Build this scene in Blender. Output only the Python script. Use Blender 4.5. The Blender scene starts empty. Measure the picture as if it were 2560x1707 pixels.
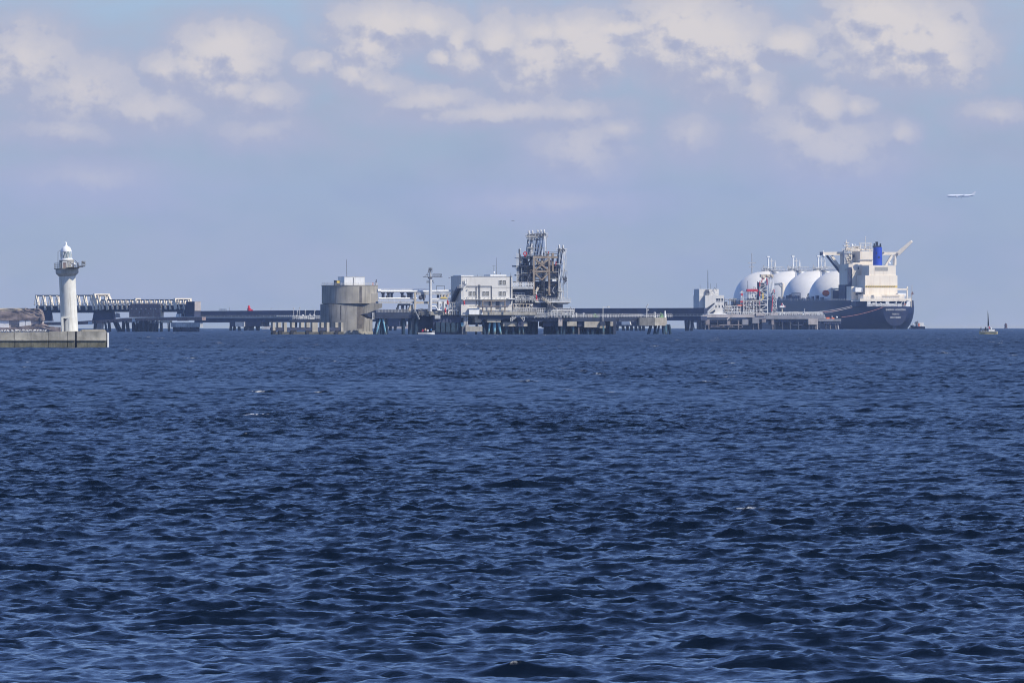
import bpy, bmesh, math, random
import numpy as np
from mathutils import Vector, Matrix
rad = math.radians
random.seed(7)
rng = np.random.default_rng(11)
S = bpy.context.scene
C = S.collection
# The place is a bay seen through a long lens from 5.7 m above the water. The sea surface is curved
# (2R with refraction), so far hulls sit on the visible horizon as they do in reality.
F, LV, H, R2 = 29358., 785., 5.7, 1.486e7
def seaz(x, y): return -(x * x + y * y) / R2
def base_y(D): return LV + H * F / D + D * F / R2

class Fr:
    """local frame of a structure standing D metres away, turned by th; (px, py) give its front face in the photo's pixels, d = metres behind it"""
    def __init__(s, D, px0=1280., th=0.):
        s.D, s.px0, s.s = D, px0, D / F
        t = rad(th); s.c, s.n = math.cos(t), math.sin(t)
        s.O = Vector(((px0 - 1280) * s.s, D, 0))
        s.dk = 1.
        s.ex, s.ed = Vector((s.c, s.n, 0)), Vector((-s.n, s.c, 0))
        s.sea = seaz(s.O.x, D); s.by = base_y(D)
    def u(s, px, d=0):
        k, d = (px - 1280) / F, d * s.dk
        return (k * (s.D + s.c * d) - s.O.x + s.n * d) / (s.c - k * s.n)
    def z(s, py): return H + (LV - py) * s.s
    def q(s, u, z, d): return s.O + s.ex * u + s.ed * (d * s.dk) + Vector((0, 0, z))
    def p(s, px, py, d=0): return s.q(s.u(px, d), s.z(py), d)

class ShipFr(Fr):
    """metres: b to starboard, z above the water, a forward of the transom"""
    def __init__(s, D, px, th):
        Fr.__init__(s, D, px, th); s.D0 = D; s.k = s.s; s.s = 1.0
        s.O = Vector(((px - 1280) * s.k, D, s.sea))
    def u(s, b, d=0): return b
    def z(s, z): return z
    def sb(s, px, a):                                   # beam position that shows at a photo column, a metres forward
        return ((px - 1280) * (s.D0 + s.c * a) / F - s.O.x + s.n * a) / s.c
    def sz(s, py, a): return H + (LV - py) * (s.D0 + s.c * a) / F - s.sea

class MB:
    def __init__(s, fr): s.fr, s.v, s.f = fr, [], []
    def add(s, vs, fs):
        b = len(s.v); s.v += [tuple(x) for x in vs]; s.f += [tuple(b + i for i in f) for f in fs]
    def hexa(s, P): s.add(P, [(0, 1, 2, 3), (7, 6, 5, 4), (0, 4, 5, 1), (1, 5, 6, 2), (2, 6, 7, 3), (3, 7, 4, 0)])
    def box(s, x0, x1, y0, y1, d0, d1):
        f = s.fr; a, b = f.u(x0, d0), f.u(x1, d0); t, l = f.z(y0), f.z(y1)
        s.hexa([f.q(a, l, d0), f.q(b, l, d0), f.q(b, t, d0), f.q(a, t, d0), f.q(a, l, d1), f.q(b, l, d1), f.q(b, t, d1), f.q(a, t, d1)])
    def prism(s, pts, d0, d1):
        f = s.fr; n = len(pts)
        v = [f.q(f.u(x, d0), f.z(y), d) for d in (d0, d1) for x, y in pts]
        s.add(v, [tuple(range(n)), tuple(range(2 * n - 1, n - 1, -1))] + [(i, i + n, (i + 1) % n + n, (i + 1) % n) for i in range(n)])
    def tube(s, P, Q, r0, r1=None, n=8, ph=None):
        P, Q = Vector(P), Vector(Q); r1 = r0 if r1 is None else r1
        w = (Q - P); L = w.length
        if L < 1e-6: return
        w /= L; a = Vector((0, 0, 1)) if abs(w.z) < .9 else s.fr.ex
        a = (a - w * a.dot(w)).normalized(); b = w.cross(a)
        ph = (math.pi / 4 if n == 4 else 0) if ph is None else ph
        k = 1.4142 if n == 4 else 1
        v = []
        for c, r in ((P, r0), (Q, r1)):
            for i in range(n):
                t = ph + 2 * math.pi * i / n
                v.append(c + (a * math.cos(t) + b * math.sin(t)) * r * k)
        s.add(v, [tuple(range(n - 1, -1, -1)), tuple(range(n, 2 * n))] + [(i, (i + 1) % n, (i + 1) % n + n, i + n) for i in range(n)])
    def bar(s, P, Q, w, w2=None, n=4):
        f = s.fr; s.tube(f.p(*P), f.p(*Q), w * f.s / 2, None if w2 is None else w2 * f.s / 2, n)
    def path(s, pts, w, n=8):
        for a, b in zip(pts, pts[1:]): s.bar(a, b, w, None, n)
        for a in pts[1:-1]: s.ball(a[0], a[1], a[2] if len(a) > 2 else 0, w / 2 * 1.02, 1, 8)
    def lathe(s, px, d, prof, n=28, a0=0, a1=360):
        f = s.fr; u = f.u(px, d); full = a1 - a0 >= 360; m = n if full else n + 1
        v = []
        for r, y in prof:
            for i in range(m):
                t = rad(a0 + (a1 - a0) * i / n)
                v.append(f.q(u + r * f.s * math.cos(t), f.z(y), d + r * f.s * math.sin(t)))
        fs = []
        for j in range(len(prof) - 1):
            for i in range(n):
                k = (i + 1) % m
                fs.append((j * m + i, j * m + k, (j + 1) * m + k, (j + 1) * m + i))
        if full: fs += [tuple(range(m - 1, -1, -1)), tuple(range((len(prof) - 1) * m, len(prof) * m))]
        s.add(v, fs)
    def ball(s, px, py, d, r, sy=1, n=12, sx=1):
        k = n // 2; f = s.fr; u, z = f.u(px, d), f.z(py); R = r * f.s
        v = [f.q(u, z + R * sy, d)]
        for j in range(1, k):
            ph = math.pi * j / k
            v += [f.q(u + R * sx * math.sin(ph) * math.cos(2 * math.pi * i / n), z + R * sy * math.cos(ph), d + R * math.sin(ph) * math.sin(2 * math.pi * i / n)) for i in range(n)]
        v.append(f.q(u, z - R * sy, d)); fs = [(0, 1 + i, 1 + (i + 1) % n) for i in range(n)]
        for j in range(k - 2):
            fs += [(1 + j * n + i, 1 + (j + 1) * n + i, 1 + (j + 1) * n + (i + 1) % n, 1 + j * n + (i + 1) % n) for i in range(n)]
        e = len(v) - 1; o = 1 + (k - 2) * n
        fs += [(e, o + (i + 1) % n, o + i) for i in range(n)]
        s.add(v, fs)
    def ring(s, px, py, d, r, w, n=14):
        pts = [(px + r * math.cos(2 * math.pi * i / n), py + r * math.sin(2 * math.pi * i / n), d) for i in range(n + 1)]
        for a, b in zip(pts, pts[1:]): s.bar(a, b, w)
    def rail(s, x0, x1, yt, yb, d, n, w=.8, rails=2, d1=None, y1=0):
        d1 = d if d1 is None else d1
        for i in range(n + 1):
            t = i / n; x = x0 + (x1 - x0) * t; dd = d + (d1 - d) * t; o = y1 * t
            s.bar((x, yt + o, dd), (x, yb + o, dd), w)
        for k in range(rails):
            y = yt + (yb - yt) * k / rails
            s.bar((x0, y, d), (x1, y + y1, d1), w)
    def lattice(s, xt0, xt1, yt, xb0, xb1, yb, d0, d1, nl, w, wl=None):
        wl = wl or w * 1.5
        def pt(c, t):
            x = [xt0 + (xb0 - xt0) * t, xt1 + (xb1 - xt1) * t][c & 1]
            return (x, yt + (yb - yt) * t, d0 if c < 2 else d1)
        order = [0, 1, 3, 2]
        for c in range(4): s.bar(pt(c, 0), pt(c, 1), wl)
        for l in range(nl):
            t0, t1 = l / nl, (l + 1) / nl
            for i in range(4):
                a, b = order[i], order[(i + 1) % 4]
                if l % 2: a, b = b, a
                s.bar(pt(a, t0), pt(b, t1), w); s.bar(pt(a, t0), pt(b, t0), w)
    def build(s, name, mat, parent=None, smooth=True):
        loc = LOC.get(parent.name) if parent else None
        if loc is None:
            a = np.array(s.v); m = (a.min(0) + a.max(0)) / 2
            loc = Vector((m[0], m[1], a[:, 2].min()))
        me = bpy.data.meshes.new(name)
        me.from_pydata([tuple(Vector(x) - loc) for x in s.v], [], s.f)
        bm = bmesh.new(); bm.from_mesh(me); bmesh.ops.recalc_face_normals(bm, faces=bm.faces); bm.to_mesh(me); bm.free()
        me.polygons.foreach_set('use_smooth', [True] * len(me.polygons)); me.set_sharp_from_angle(angle=rad(38))
        me.materials.append(mat)
        o = bpy.data.objects.new(name, me); C.objects.link(o)
        if parent: o.parent = parent
        else: o.location = loc
        LOC[o.name] = loc
        return o
LOC = {}
def tag(o, label=None, cat=None, group=None, kind=None):
    if label: o['label'] = label
    if cat: o['category'] = cat
    if group: o['group'] = group
    if kind: o['kind'] = kind
    return o
def thing(name, label, cat, loc, group=None):
    o = bpy.data.objects.new(name, None); C.objects.link(o); o.empty_display_size = .5
    o.location = loc; LOC[o.name] = Vector(loc)
    return tag(o, label, cat, group)
def ops(fr, *L):
    m = MB(fr)
    for op in L: getattr(m, op[0])(*op[1:])
    return m
WHOLE = {'hazard_stripes', 'window_row', 'astragals', 'curtain', 'pipes', 'conduit', 'deck_rail', 'railing', 'frame', 'cage', 'lattice', 'truss'}
def clusters(fr, L, tol):
    """ops that touch each other make one piece"""
    B = []
    for op in L:
        a = np.array(ops(fr, op).v); B.append((a.min(0) - tol, a.max(0) + tol))
    g = list(range(len(L)))
    for i in range(len(L)):
        for j in range(i):
            if g[i] != g[j] and np.all(B[i][0] <= B[j][1]) and np.all(B[j][0] <= B[i][1]):
                old, new = g[i], g[j]; g = [new if x == old else x for x in g]
    out = {}
    for op, k in zip(L, g): out.setdefault(k, []).append(op)
    return list(out.values())
def part(parent, name, mat, fr, *L, label=None):
    G = [L] if len(L) == 1 or name in WHOLE else clusters(fr, L, .12)
    if len(G) > 14: G = [L]
    if len(G) > 1 and name.endswith('s') and not name.endswith('ss'): name = name[:-1]
    G.sort(key=len, reverse=True); o = None
    for ops_ in G:
        q = ops(fr, *ops_).build(name, mat, parent); o = o or q
        if label: q['label'] = label
    return o
def solo(name, mat, fr, label, cat, *L, group=None):
    return tag(ops(fr, *L).build(name, mat), label, cat, group)
def copy_tree(o, parent=None):
    c = o.copy(); C.objects.link(c)
    if parent: c.parent = parent
    for ch in o.children: copy_tree(ch, c)
    return c
ORD = ('first second third fourth fifth sixth seventh eighth ninth tenth eleventh twelfth thirteenth fourteenth fifteenth sixteenth seventeenth eighteenth '
       'nineteenth twentieth twenty-first twenty-second twenty-third twenty-fourth twenty-fifth twenty-sixth twenty-seventh twenty-eighth twenty-ninth thirtieth '
       'thirty-first thirty-second thirty-third thirty-fourth').split()

# ---------------------------------------------------------------- materials
class NT:
    def __init__(s, nt): s.nt, s.N, s.L = nt, nt.nodes, nt.links
    def node(s, t, **kw):
        n = s.N.new(t)
        for k, v in kw.items(): setattr(n, k, v)
        return n
    def put(s, sock, v):
        if isinstance(v, bpy.types.NodeSocket): s.L.new(v, sock)
        elif v is not None: sock.default_value = v
    def math(s, op, a, b=None, c=None, clamp=False):
        n = s.node('ShaderNodeMath', operation=op, use_clamp=clamp)
        for i, v in enumerate((a, b, c)): s.put(n.inputs[i], v)
        return n.outputs[0]
    def vec(s, op, a, b=None):
        n = s.node('ShaderNodeVectorMath', operation=op)
        for i, v in enumerate((a, b)): s.put(n.inputs[i], v)
        return n.outputs['Value'] if op in ('LENGTH', 'DOT_PRODUCT') else n.outputs[0]
    def mix(s, f, a, b):
        n = s.node('ShaderNodeMix', data_type='RGBA')
        s.put(n.inputs[0], f); s.put(n.inputs[6], a); s.put(n.inputs[7], b)
        return n.outputs[2]
    def ramp(s, x, lo, hi, a=0., b=1., smooth=True):
        n = s.node('ShaderNodeMapRange', interpolation_type='SMOOTHSTEP' if smooth else 'LINEAR')
        for i, v in enumerate((x, lo, hi, a, b)): s.put(n.inputs[i], v)
        return n.outputs[0]
    def noise(s, vec, scale, detail=4., rough=.55, dist=0., dim='3D'):
        n = s.node('ShaderNodeTexNoise', noise_dimensions=dim)
        s.put(n.inputs['Vector'], vec)
        for k, v in (('Scale', scale), ('Detail', detail), ('Roughness', rough), ('Distortion', dist)): n.inputs[k].default_value = v
        return n
    def comb(s, x, y, z=0.):
        n = s.node('ShaderNodeCombineXYZ')
        for i, v in enumerate((x, y, z)): s.put(n.inputs[i], v)
        return n.outputs[0]
def M(name, col, rough=.6, var=.18, scale=.35, streak=None, sk=.5, metal=0., low=None, spec=.4):
    """painted / concrete surface: blotchy tone, optional vertical weather streaks and a darker tide band below a height"""
    m = bpy.data.materials.new(name); m.use_nodes = True
    t = NT(m.node_tree); b = t.N['Principled BSDF']
    tc = t.node('ShaderNodeTexCoord').outputs['Object']
    n = t.noise(tc, scale, 5, .62).outputs['Fac']
    f = t.ramp(n, .3, .7)
    c = t.mix(f, tuple(x * (1 - var) for x in col) + (1,), tuple(min(1, x * (1 + var)) for x in col) + (1,))
    if streak:
        v = t.vec('MULTIPLY', tc, (1., 1., .08))
        f2 = t.math('MULTIPLY', t.ramp(t.noise(v, scale * 5, 4, .6).outputs['Fac'], .48, .72), sk)
        c = t.mix(f2, c, tuple(streak) + (1,))
    if low:
        z0, z1, lc = low
        pos = t.node('ShaderNodeNewGeometry').outputs['Position']
        sp = t.node('ShaderNodeSeparateXYZ'); t.put(sp.inputs[0], pos)
        z = t.math('ADD', sp.outputs[2], t.math('MULTIPLY', t.math('SUBTRACT', t.noise(t.vec('MULTIPLY', tc, (1, 1, .2)), .9, 4).outputs['Fac'], .5), (z1 - z0) * 1.4))
        c = t.mix(t.ramp(z, z0, z1, .88, 0), c, tuple(lc) + (1,))
    t.put(b.inputs['Base Color'], c)
    b.inputs['Roughness'].default_value = rough; b.inputs['Metallic'].default_value = metal
    b.inputs['Specular IOR Level'].default_value = spec
    return m
m_white = M('white_paint', (.78, .78, .75), .45, .06, .5, (.5, .46, .38), .35)
m_tower = M('lighthouse_render', (.68, .67, .60), .6, .07, .8, (.38, .34, .27), .6)
m_dome = M('dome_paint', (.84, .85, .85), .35, .03)
m_cream = M('cream_paint', (.80, .72, .58), .5, .06, .14, (.50, .36, .22), .32)
m_conc = M('concrete', (.36, .34, .285), .85, .22, .5, (.13, .12, .105), .65)
m_cap = M('sunned_concrete', (.37, .34, .275), .85, .2, .5, (.2, .17, .13), .5)
m_watch = M('weathered_render', (.46, .45, .41), .8, .2, .9, (.25, .22, .18), .6)
m_bw = M('breakwater_concrete', (.31, .295, .25), .9, .38, .28, (.17, .16, .14), .6)
m_bwl = M('weedy_concrete', (.125, .12, .085), .9, .35, .8, (.05, .055, .035), .75)
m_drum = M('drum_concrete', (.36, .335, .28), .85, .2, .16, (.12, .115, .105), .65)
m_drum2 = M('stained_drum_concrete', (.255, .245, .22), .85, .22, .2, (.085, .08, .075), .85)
m_grey = M('grey_steel', (.40, .41, .41), .5, .2, .8, (.2, .17, .14), .4)
m_lgrey = M('pale_galvanised_steel', (.58, .58, .56), .5, .15, .8, (.33, .28, .22), .35)
m_dgrey = M('dark_grey_steel', (.10, .105, .12), .6, .3, .8)
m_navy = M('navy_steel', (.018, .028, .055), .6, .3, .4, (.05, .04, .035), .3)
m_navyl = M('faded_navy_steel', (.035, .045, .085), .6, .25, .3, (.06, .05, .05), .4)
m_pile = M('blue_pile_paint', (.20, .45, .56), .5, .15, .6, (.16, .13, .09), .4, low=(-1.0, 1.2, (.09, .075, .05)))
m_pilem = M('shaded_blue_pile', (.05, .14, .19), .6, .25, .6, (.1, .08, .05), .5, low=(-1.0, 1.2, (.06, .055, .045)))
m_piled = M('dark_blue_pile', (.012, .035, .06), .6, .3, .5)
m_pilec = M('far_pile', (.05, .055, .065), .7, .3, .3)
m_rust = M('rusty_steel', (.25, .205, .155), .75, .3, .6, (.16, .07, .03), .5)
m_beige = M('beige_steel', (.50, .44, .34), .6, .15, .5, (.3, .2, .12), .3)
m_red = M('red_paint', (.48, .03, .035), .5, .15, .8)
m_bred = M('beacon_red', (.62, .02, .03), .5, .1, .8)
m_orange = M('orange_paint', (.70, .15, .03), .5, .15, .8)
m_yell = M('yellow_paint', (.68, .5, .1), .5, .1, .8)
m_green = M('green_paint', (.14, .25, .13), .6, .25, .8)
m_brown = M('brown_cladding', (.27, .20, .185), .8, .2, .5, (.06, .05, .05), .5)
m_rock = M('rock', (.23, .185, .165), .9, .4, .7)
m_tan = M('tan_ground', (.50, .42, .30), .9, .2, .3)
m_black = M('black_paint', (.012, .012, .014), .6, .2)
m_hull = M('navy_hull', (.008, .014, .045), .45, .25, .08, (.035, .03, .045), .45)
m_tank = M('tank_white', (.88, .855, .80), .5, .04, .08, (.66, .65, .62), .3)
m_fun = M('funnel_blue', (.012, .05, .42), .45, .08, .1)
m_wall = M('building_wall', (.64, .62, .57), .7, .05, .25, (.40, .37, .32), .3)
m_wgl = M('window_glass', (.05, .055, .06), .15, .3, 1.5, spec=.5)
m_blind = M('window_blind', (.33, .32, .28), .7, .3, 3.)
m_yhull = M('yellowed_hull', (.66, .52, .24), .5, .12, 1.)
m_sail = M('dark_sail', (.008, .012, .03), .8, .2, .8)
m_skin = M('skin', (.5, .32, .24), .6, .05)
m_trou = M('dark_trousers', (.04, .045, .06), .8, .1)
m_gull = M('gull_white', (.82, .82, .80), .7, .05)
m_gwing = M('gull_grey', (.22, .23, .25), .7, .1)
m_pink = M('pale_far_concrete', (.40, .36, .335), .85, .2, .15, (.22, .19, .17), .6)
m_pinkd = M('stained_far_concrete', (.22, .19, .18), .85, .25, .3, (.08, .07, .07), .6)
m_flag = M('flag_cloth', (.12, .06, .06), .8, .2)
m_rope = M('orange_rope', (.26, .10, .075), .8, .15)
m_ropeg = M('pale_rope', (.32, .30, .30), .8, .15)
def glass(name, col=(.55, .68, .7), alpha=.42):
    m = bpy.data.materials.new(name); m.use_nodes = True
    b = m.node_tree.nodes['Principled BSDF']
    b.inputs['Base Color'].default_value = col + (1,); b.inputs['Roughness'].default_value = .05; b.inputs['Alpha'].default_value = alpha
    return m
m_lglass = glass('lantern_glass')
def cloth(name, col): return M(name, col, .8, .1, 3)
# ---------------------------------------------------------------- world, sun, camera
SUN_AZ, SUN_EL = 124., 43.        # azimuth clockwise from +Y (the way the camera looks)
sd = Vector((math.sin(rad(SUN_AZ)) * math.cos(rad(SUN_EL)), math.cos(rad(SUN_AZ)) * math.cos(rad(SUN_EL)), math.sin(rad(SUN_EL))))
sl = bpy.data.lights.new('sun', 'SUN'); sl.energy = 4.7; sl.angle = rad(.53); sl.color = (1., .935, .82)
so = bpy.data.objects.new('sun', sl); C.objects.link(so); so.rotation_euler = (-sd).to_track_quat('-Z', 'Y').to_euler()
cam = bpy.data.cameras.new('camera'); cam.sensor_width = 36; cam.lens = F / 2560 * 36; cam.clip_start = 1; cam.clip_end = 80000
co = bpy.data.objects.new('camera', cam); C.objects.link(co); co.location = (0, 0, H)
co.rotation_euler = (rad(90) - math.atan((853.5 - LV) / F), 0, 0); S.camera = co

W = bpy.data.worlds.new('World'); S.world = W; W.use_nodes = True
w = NT(W.node_tree); bg = w.N['Background']
SKY = .10
sky = w.node('ShaderNodeTexSky', sky_type='NISHITA', sun_disc=False, sun_elevation=rad(SUN_EL), sun_rotation=rad(SUN_AZ))
sky.altitude = 0; sky.air_density = 1.0; sky.dust_density = .6; sky.ozone_density = 2.2
gen = w.node('ShaderNodeTexCoord').outputs['Generated']
sx = w.node('ShaderNodeSeparateXYZ'); w.put(sx.inputs[0], gen)
az = w.math('ARCTAN2', sx.outputs[0], sx.outputs[1]); el = w.math('ARCSINE', sx.outputs[2])
K = F / 1000.                      # cloud bank map: thousandths of a lens pixel -> a plain angular grid over azimuth / elevation
U0 = w.comb(w.math('MULTIPLY', az, K), w.math('MULTIPLY', el, K))
# cumulus heaps of the cloud bank: (column, row, half width, half height, weight)
HEAPS = [(2190,52,80,58,1), (2245,92,110,62,1.05), (2320,112,85,52,1), (2372,160,55,40,.8), (2250,165,150,45,.6),
 (1715,78,90,62,1), (1660,120,70,50,.7), (1790,112,80,66,1), (1860,140,45,45,.75),
 (1976,112,52,28,.9), (1430,78,42,26,1), (1462,112,62,46,1.1), (1508,140,36,26,1), (1545,73,75,13,.95),
 (565,118,78,36,1), (606,155,48,38,.95), (500,160,70,38,.75), (410,172,44,34,.7), (660,245,64,34,.6), (590,215,60,36,.6),
 (965,62,95,42,.85), (1062,58,60,32,.75), (925,112,60,42,.75), (1145,108,34,38,.75), (1180,150,60,30,.6), (1242,108,44,52,.75), (1340,150,75,72,.75), (1350,86,66,32,.7), (1110,140,26,24,.7),
 (1085,248,95,28,.62), (1250,276,200,24,.66), (1430,274,70,22,.6), (960,215,70,30,.5), (880,185,42,26,.7), (790,160,50,24,.6),
 (1450,370,95,62,.62), (1545,318,52,20,.55), (2062,272,44,34,.85), (2010,330,85,44,.75), (2085,372,115,52,.72), (2140,272,30,20,.7), (1905,238,38,42,.6), (1890,175,16,14,.8),
 (210,232,110,66,.62), (60,150,120,66,.6), (370,270,120,42,.62), (170,330,150,36,.3), (2255,335,38,26,.55), (2490,285,80,26,.45), (1725,340,70,46,.42), (220,450,180,44,.28), (1380,505,220,34,.25), (640,330,110,40,.25)]
def density(U, det):
    n0 = w.noise(U, 6., 2., .5); n1 = w.noise(w.vec('MULTIPLY', U, (1., 1.15, 1.)), 12., det, .64); n2 = w.noise(U, 30., 5., .62)
    P = w.vec('ADD', U, w.vec('MULTIPLY', w.vec('SUBTRACT', n0.outputs['Color'], (.5, .5, .5)), (.075, .04, 0)))
    P = w.vec('ADD', P, w.vec('MULTIPLY', w.vec('SUBTRACT', n2.outputs['Color'], (.5, .5, .5)), (.034, .030, 0)))
    d = -3.
    for cx, cy, rx, ry, k in HEAPS:
        q = w.vec('MULTIPLY', w.vec('SUBTRACT', P, ((cx - 1280) / 1000, (LV - cy) / 1000, 0)), (1000 / (rx * 1.5), 1000 / (ry * 1.6), 0))
        e = w.math('SUBTRACT', k, w.vec('LENGTH', q))
        d = w.math('SMOOTH_MAX', d, e, .16)
    return d, w.math('SUBTRACT', n1.outputs['Fac'], .5)
m0, f0 = density(U0, 6.); m1, f1 = density(w.vec('ADD', U0, (.018, .032, 0)), 6.)
d0 = w.math('ADD', m0, w.math('MULTIPLY', f0, .85))
cov_ = None                     # sunlit heaps
soft = w.ramp(d0, -1.3, .0)                   # grey-lilac body around and under them
lit = w.ramp(w.math('ADD', w.math('MULTIPLY', w.math('SUBTRACT', m0, m1), 1.), w.math('MULTIPLY', w.math('SUBTRACT', f0, f1), 2.4)), -.80, .22)
cov = w.math('MAXIMUM', w.math('MULTIPLY', w.ramp(d0, -.66, .10), .88), w.math('MULTIPLY', w.ramp(d0, -.36, -.16), w.ramp(lit, .45, .85)))
veil = w.ramp(w.noise(w.vec('MULTIPLY', U0, (1., 2.4, 1.)), 2.4, 6, .6, .4).outputs['Fac'], .40, .66)
hz = w.ramp(el, .012, .075, 1., 0.)          # pale low band of sky, clear blue above
band = w.mix(w.ramp(el, .0, .033), (4.4, 4.8, 4.85, 1), (3.75, 5.3, 6.9, 1))
deep = w.vec('MULTIPLY', sky.outputs[0], w.mix(w.ramp(el, .25, .85), (1.22, 1.38, 2.02, 1), (.42, .50, .68, 1)))
base = w.mix(hz, deep, band)
base = w.mix(w.math('MULTIPLY', veil, w.ramp(el, .022, .034, .60, 0.)), base, (4.75, 4.85, 5.6, 1))
low = w.ramp(w.noise(w.vec('MULTIPLY', w.vec('ADD', U0, (3.1, 1.7, 0)), (1., 1.8, 1.)), 3.2, 5, .55, .3).outputs['Fac'], .42, .70)
base = w.mix(w.math('MULTIPLY', low, w.ramp(el, .013, .030, .45, 0.)), base, (3.6, 4.2, 5.0, 1))
base = w.mix(w.math('MULTIPLY', soft, w.ramp(el, .03, .05, .88, 0.)), base, (4.9, 4.95, 5.95, 1))
ccol = w.mix(lit, (4.5, 4.65, 5.7, 1), w.mix(w.ramp(d0, -.25, .75), (6.0, 5.9, 6.3, 1), (8.1, 7.4, 6.75, 1)))
ccol = w.mix(w.ramp(el, .008, .0235, .50, 0.), ccol, (4.9, 4.9, 5.5, 1))
col = w.mix(w.math('MULTIPLY', cov, w.math('MAXIMUM', w.ramp(d0, -.6, .30, .10, .96), w.math('MULTIPLY', w.ramp(lit, .45, .85), w.ramp(el, .010, .022, .45, .95)))), base, ccol)
w.put(bg.inputs['Color'], col); bg.inputs['Strength'].default_value = SKY
try: W.cycles.sampling_method = 'MANUAL'; W.cycles.sample_map_resolution = 1024
except Exception: pass
S.view_settings.view_transform = 'Standard'; S.view_settings.look = 'None'; S.view_settings.exposure = 0; S.view_settings.gamma = 1
S.cycles.use_denoising = True; S.cycles.pixel_filter_type = 'BLACKMAN_HARRIS'; S.cycles.filter_width = 1.05; S.cycles.max_bounces = 6; S.cycles.diffuse_bounces = 3; S.cycles.glossy_bounces = 2; S.cycles.volume_bounces = 0
S.cycles.transparent_max_bounces = 8; S.cycles.sample_clamp_indirect = 4; S.cycles.use_adaptive_sampling = False

# ---------------------------------------------------------------- sea: one curved sheet with a wind-sea spectrum
BSAT, KP, WDIR = .0215, 2 * math.pi / 4.3, rad(-100)
def tile(N, L, k0, k1, spread, dirw):
    dk = 2 * math.pi / L
    i = np.fft.fftfreq(N, 1. / N) * dk
    kx, ky = np.meshgrid(i, i); k = np.hypot(kx, ky); k[0, 0] = 1
    th = np.arctan2(ky, kx) - dirw
    Dn = np.abs(np.cos(th / 2)) ** (2 * spread); a = np.linspace(-math.pi, math.pi, 720)
    Dn /= np.mean(np.abs(np.cos(a / 2)) ** (2 * spread)) * 2 * math.pi
    P = BSAT * k ** -4. * np.exp(-1.25 * (KP / k) ** 2) * Dn
    P[(k < k0) | (k >= k1)] = 0; P[0, 0] = 0
    hk = np.sqrt(P) * dk * (rng.standard_normal((N, N)) + 1j * rng.standard_normal((N, N)))
    f = lambda q: np.real(np.fft.ifft2(q)) * N * N
    return f(hk), f(1j * kx / k * hk), f(1j * ky / k * hk)
L1, N1, L2, N2 = 171., 1024, 29., 1024
T1 = tile(N1, L1, .08, 2.4, 11, WDIR - rad(23)); T2 = tile(N2, L2, 2.4, 48., 4.5, WDIR + rad(33) - rad(8))
g = L1 / N1
J = (1 + np.gradient(T1[1], g, axis=1)) * (1 + np.gradient(T1[2], g, axis=0)) - np.gradient(T1[1], g, axis=0) * np.gradient(T1[2], g, axis=1)
FO = np.clip((np.quantile(J, .0011) - J) / .05, 0, 1)
g2 = L2 / N2
J2 = (1 + np.gradient(T2[1], g2, axis=1)) * (1 + np.gradient(T2[2], g2, axis=0)) - np.gradient(T2[1], g2, axis=0) * np.gradient(T2[2], g2, axis=1)
GLINT2 = np.clip((np.quantile(J2, .004) - J2) / .25, 0, 1)  # crest mask for the painted sun glints
def samp(A, x, y, L, N):
    fx, fy = (x / L * N) % N, (y / L * N) % N
    ix, iy = fx.astype(int), fy.astype(int); fx -= ix; fy -= iy; ix %= N; iy %= N; jx, jy = (ix + 1) % N, (iy + 1) % N
    return (A[iy, ix] * (1 - fx) + A[iy, jx] * fx) * (1 - fy) + (A[jy, ix] * (1 - fx) + A[jy, jx] * fx) * fy
rows = list(np.linspace(3, 150, 60)[:-1]); D = 150.; 
while D < 11500:
    rows.append(D); D += float(np.interp(D, (150, 400, 1000, 2500, 5000, 8000, 11500), (.14, .17, .36, .8, 1.9, 5., 11.)))
rows = np.array(rows)
core = np.tan(np.radians(np.linspace(-3.9, 3.9, 600)))
fl = np.tan(np.radians(np.linspace(3.9, 34, 22)[1:] ** 1.0))
ang = np.concatenate([-fl[::-1], core, fl])
YY, AA = np.meshgrid(rows, ang, indexing='ij'); XX = YY * AA
sp = np.gradient(rows)[:, None]
flank = np.abs(AA) > .0687
c1, s1 = math.cos(rad(-23)), math.sin(rad(-23))
xq, yq = XX * c1 - YY * s1, XX * s1 + YY * c1
h1 = [samp(t, xq, yq, L1, N1) for t in T1]
h1[1], h1[2] = h1[1] * c1 + h1[2] * s1, -h1[1] * s1 + h1[2] * c1
c3, s3 = math.cos(rad(33)), math.sin(rad(33))
xr, yr = XX * c3 - YY * s3, XX * s3 + YY * c3
h2 = [samp(t, xr, yr, L2, N2) for t in T2]
gl = np.zeros((64, 64)); 
GU = np.random.default_rng(5).standard_normal((256, 256)); fk = np.hypot(*np.meshgrid(np.fft.fftfreq(256), np.fft.fftfreq(256))); GU = np.real(np.fft.ifft2(np.fft.fft2(GU) * np.exp(-(fk * 22) ** 2))); GU /= GU.std()
gust = np.clip(1 + .16 * samp(GU, XX * 1.0, YY * .55, 900., 256), .5, 1.6)
fade2 = np.clip(1.5 - sp / 4., 0, 1) * ~flank; fade1 = np.clip(1.4 - sp / 14., .15, 1) * np.where(flank, 0, 1)
amp2 = gust * fade2
X = XX + h1[1] * fade1 + (h2[1] * c3 + h2[2] * s3) * amp2
Y = YY + h1[2] * fade1 + (-h2[1] * s3 + h2[2] * c3) * amp2
Zs = h1[0] * fade1 + h2[0] * amp2 - (XX * XX + YY * YY) / R2
kres = math.pi / sp
mss = BSAT * np.log(np.clip(70. / np.clip(kres, KP, 60), 1.1, None)) * np.ones_like(XX)
rough = np.clip(np.sqrt(np.sqrt(mss)) - .17 * np.clip(1.6 - YY / 2600., 0, 1), .05, .40)
foam_glint = samp(FO, xq, yq, L1, N1) * ~flank * (samp(GU, XX + 333, YY * .7, 610., 256) > .15)
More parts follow.
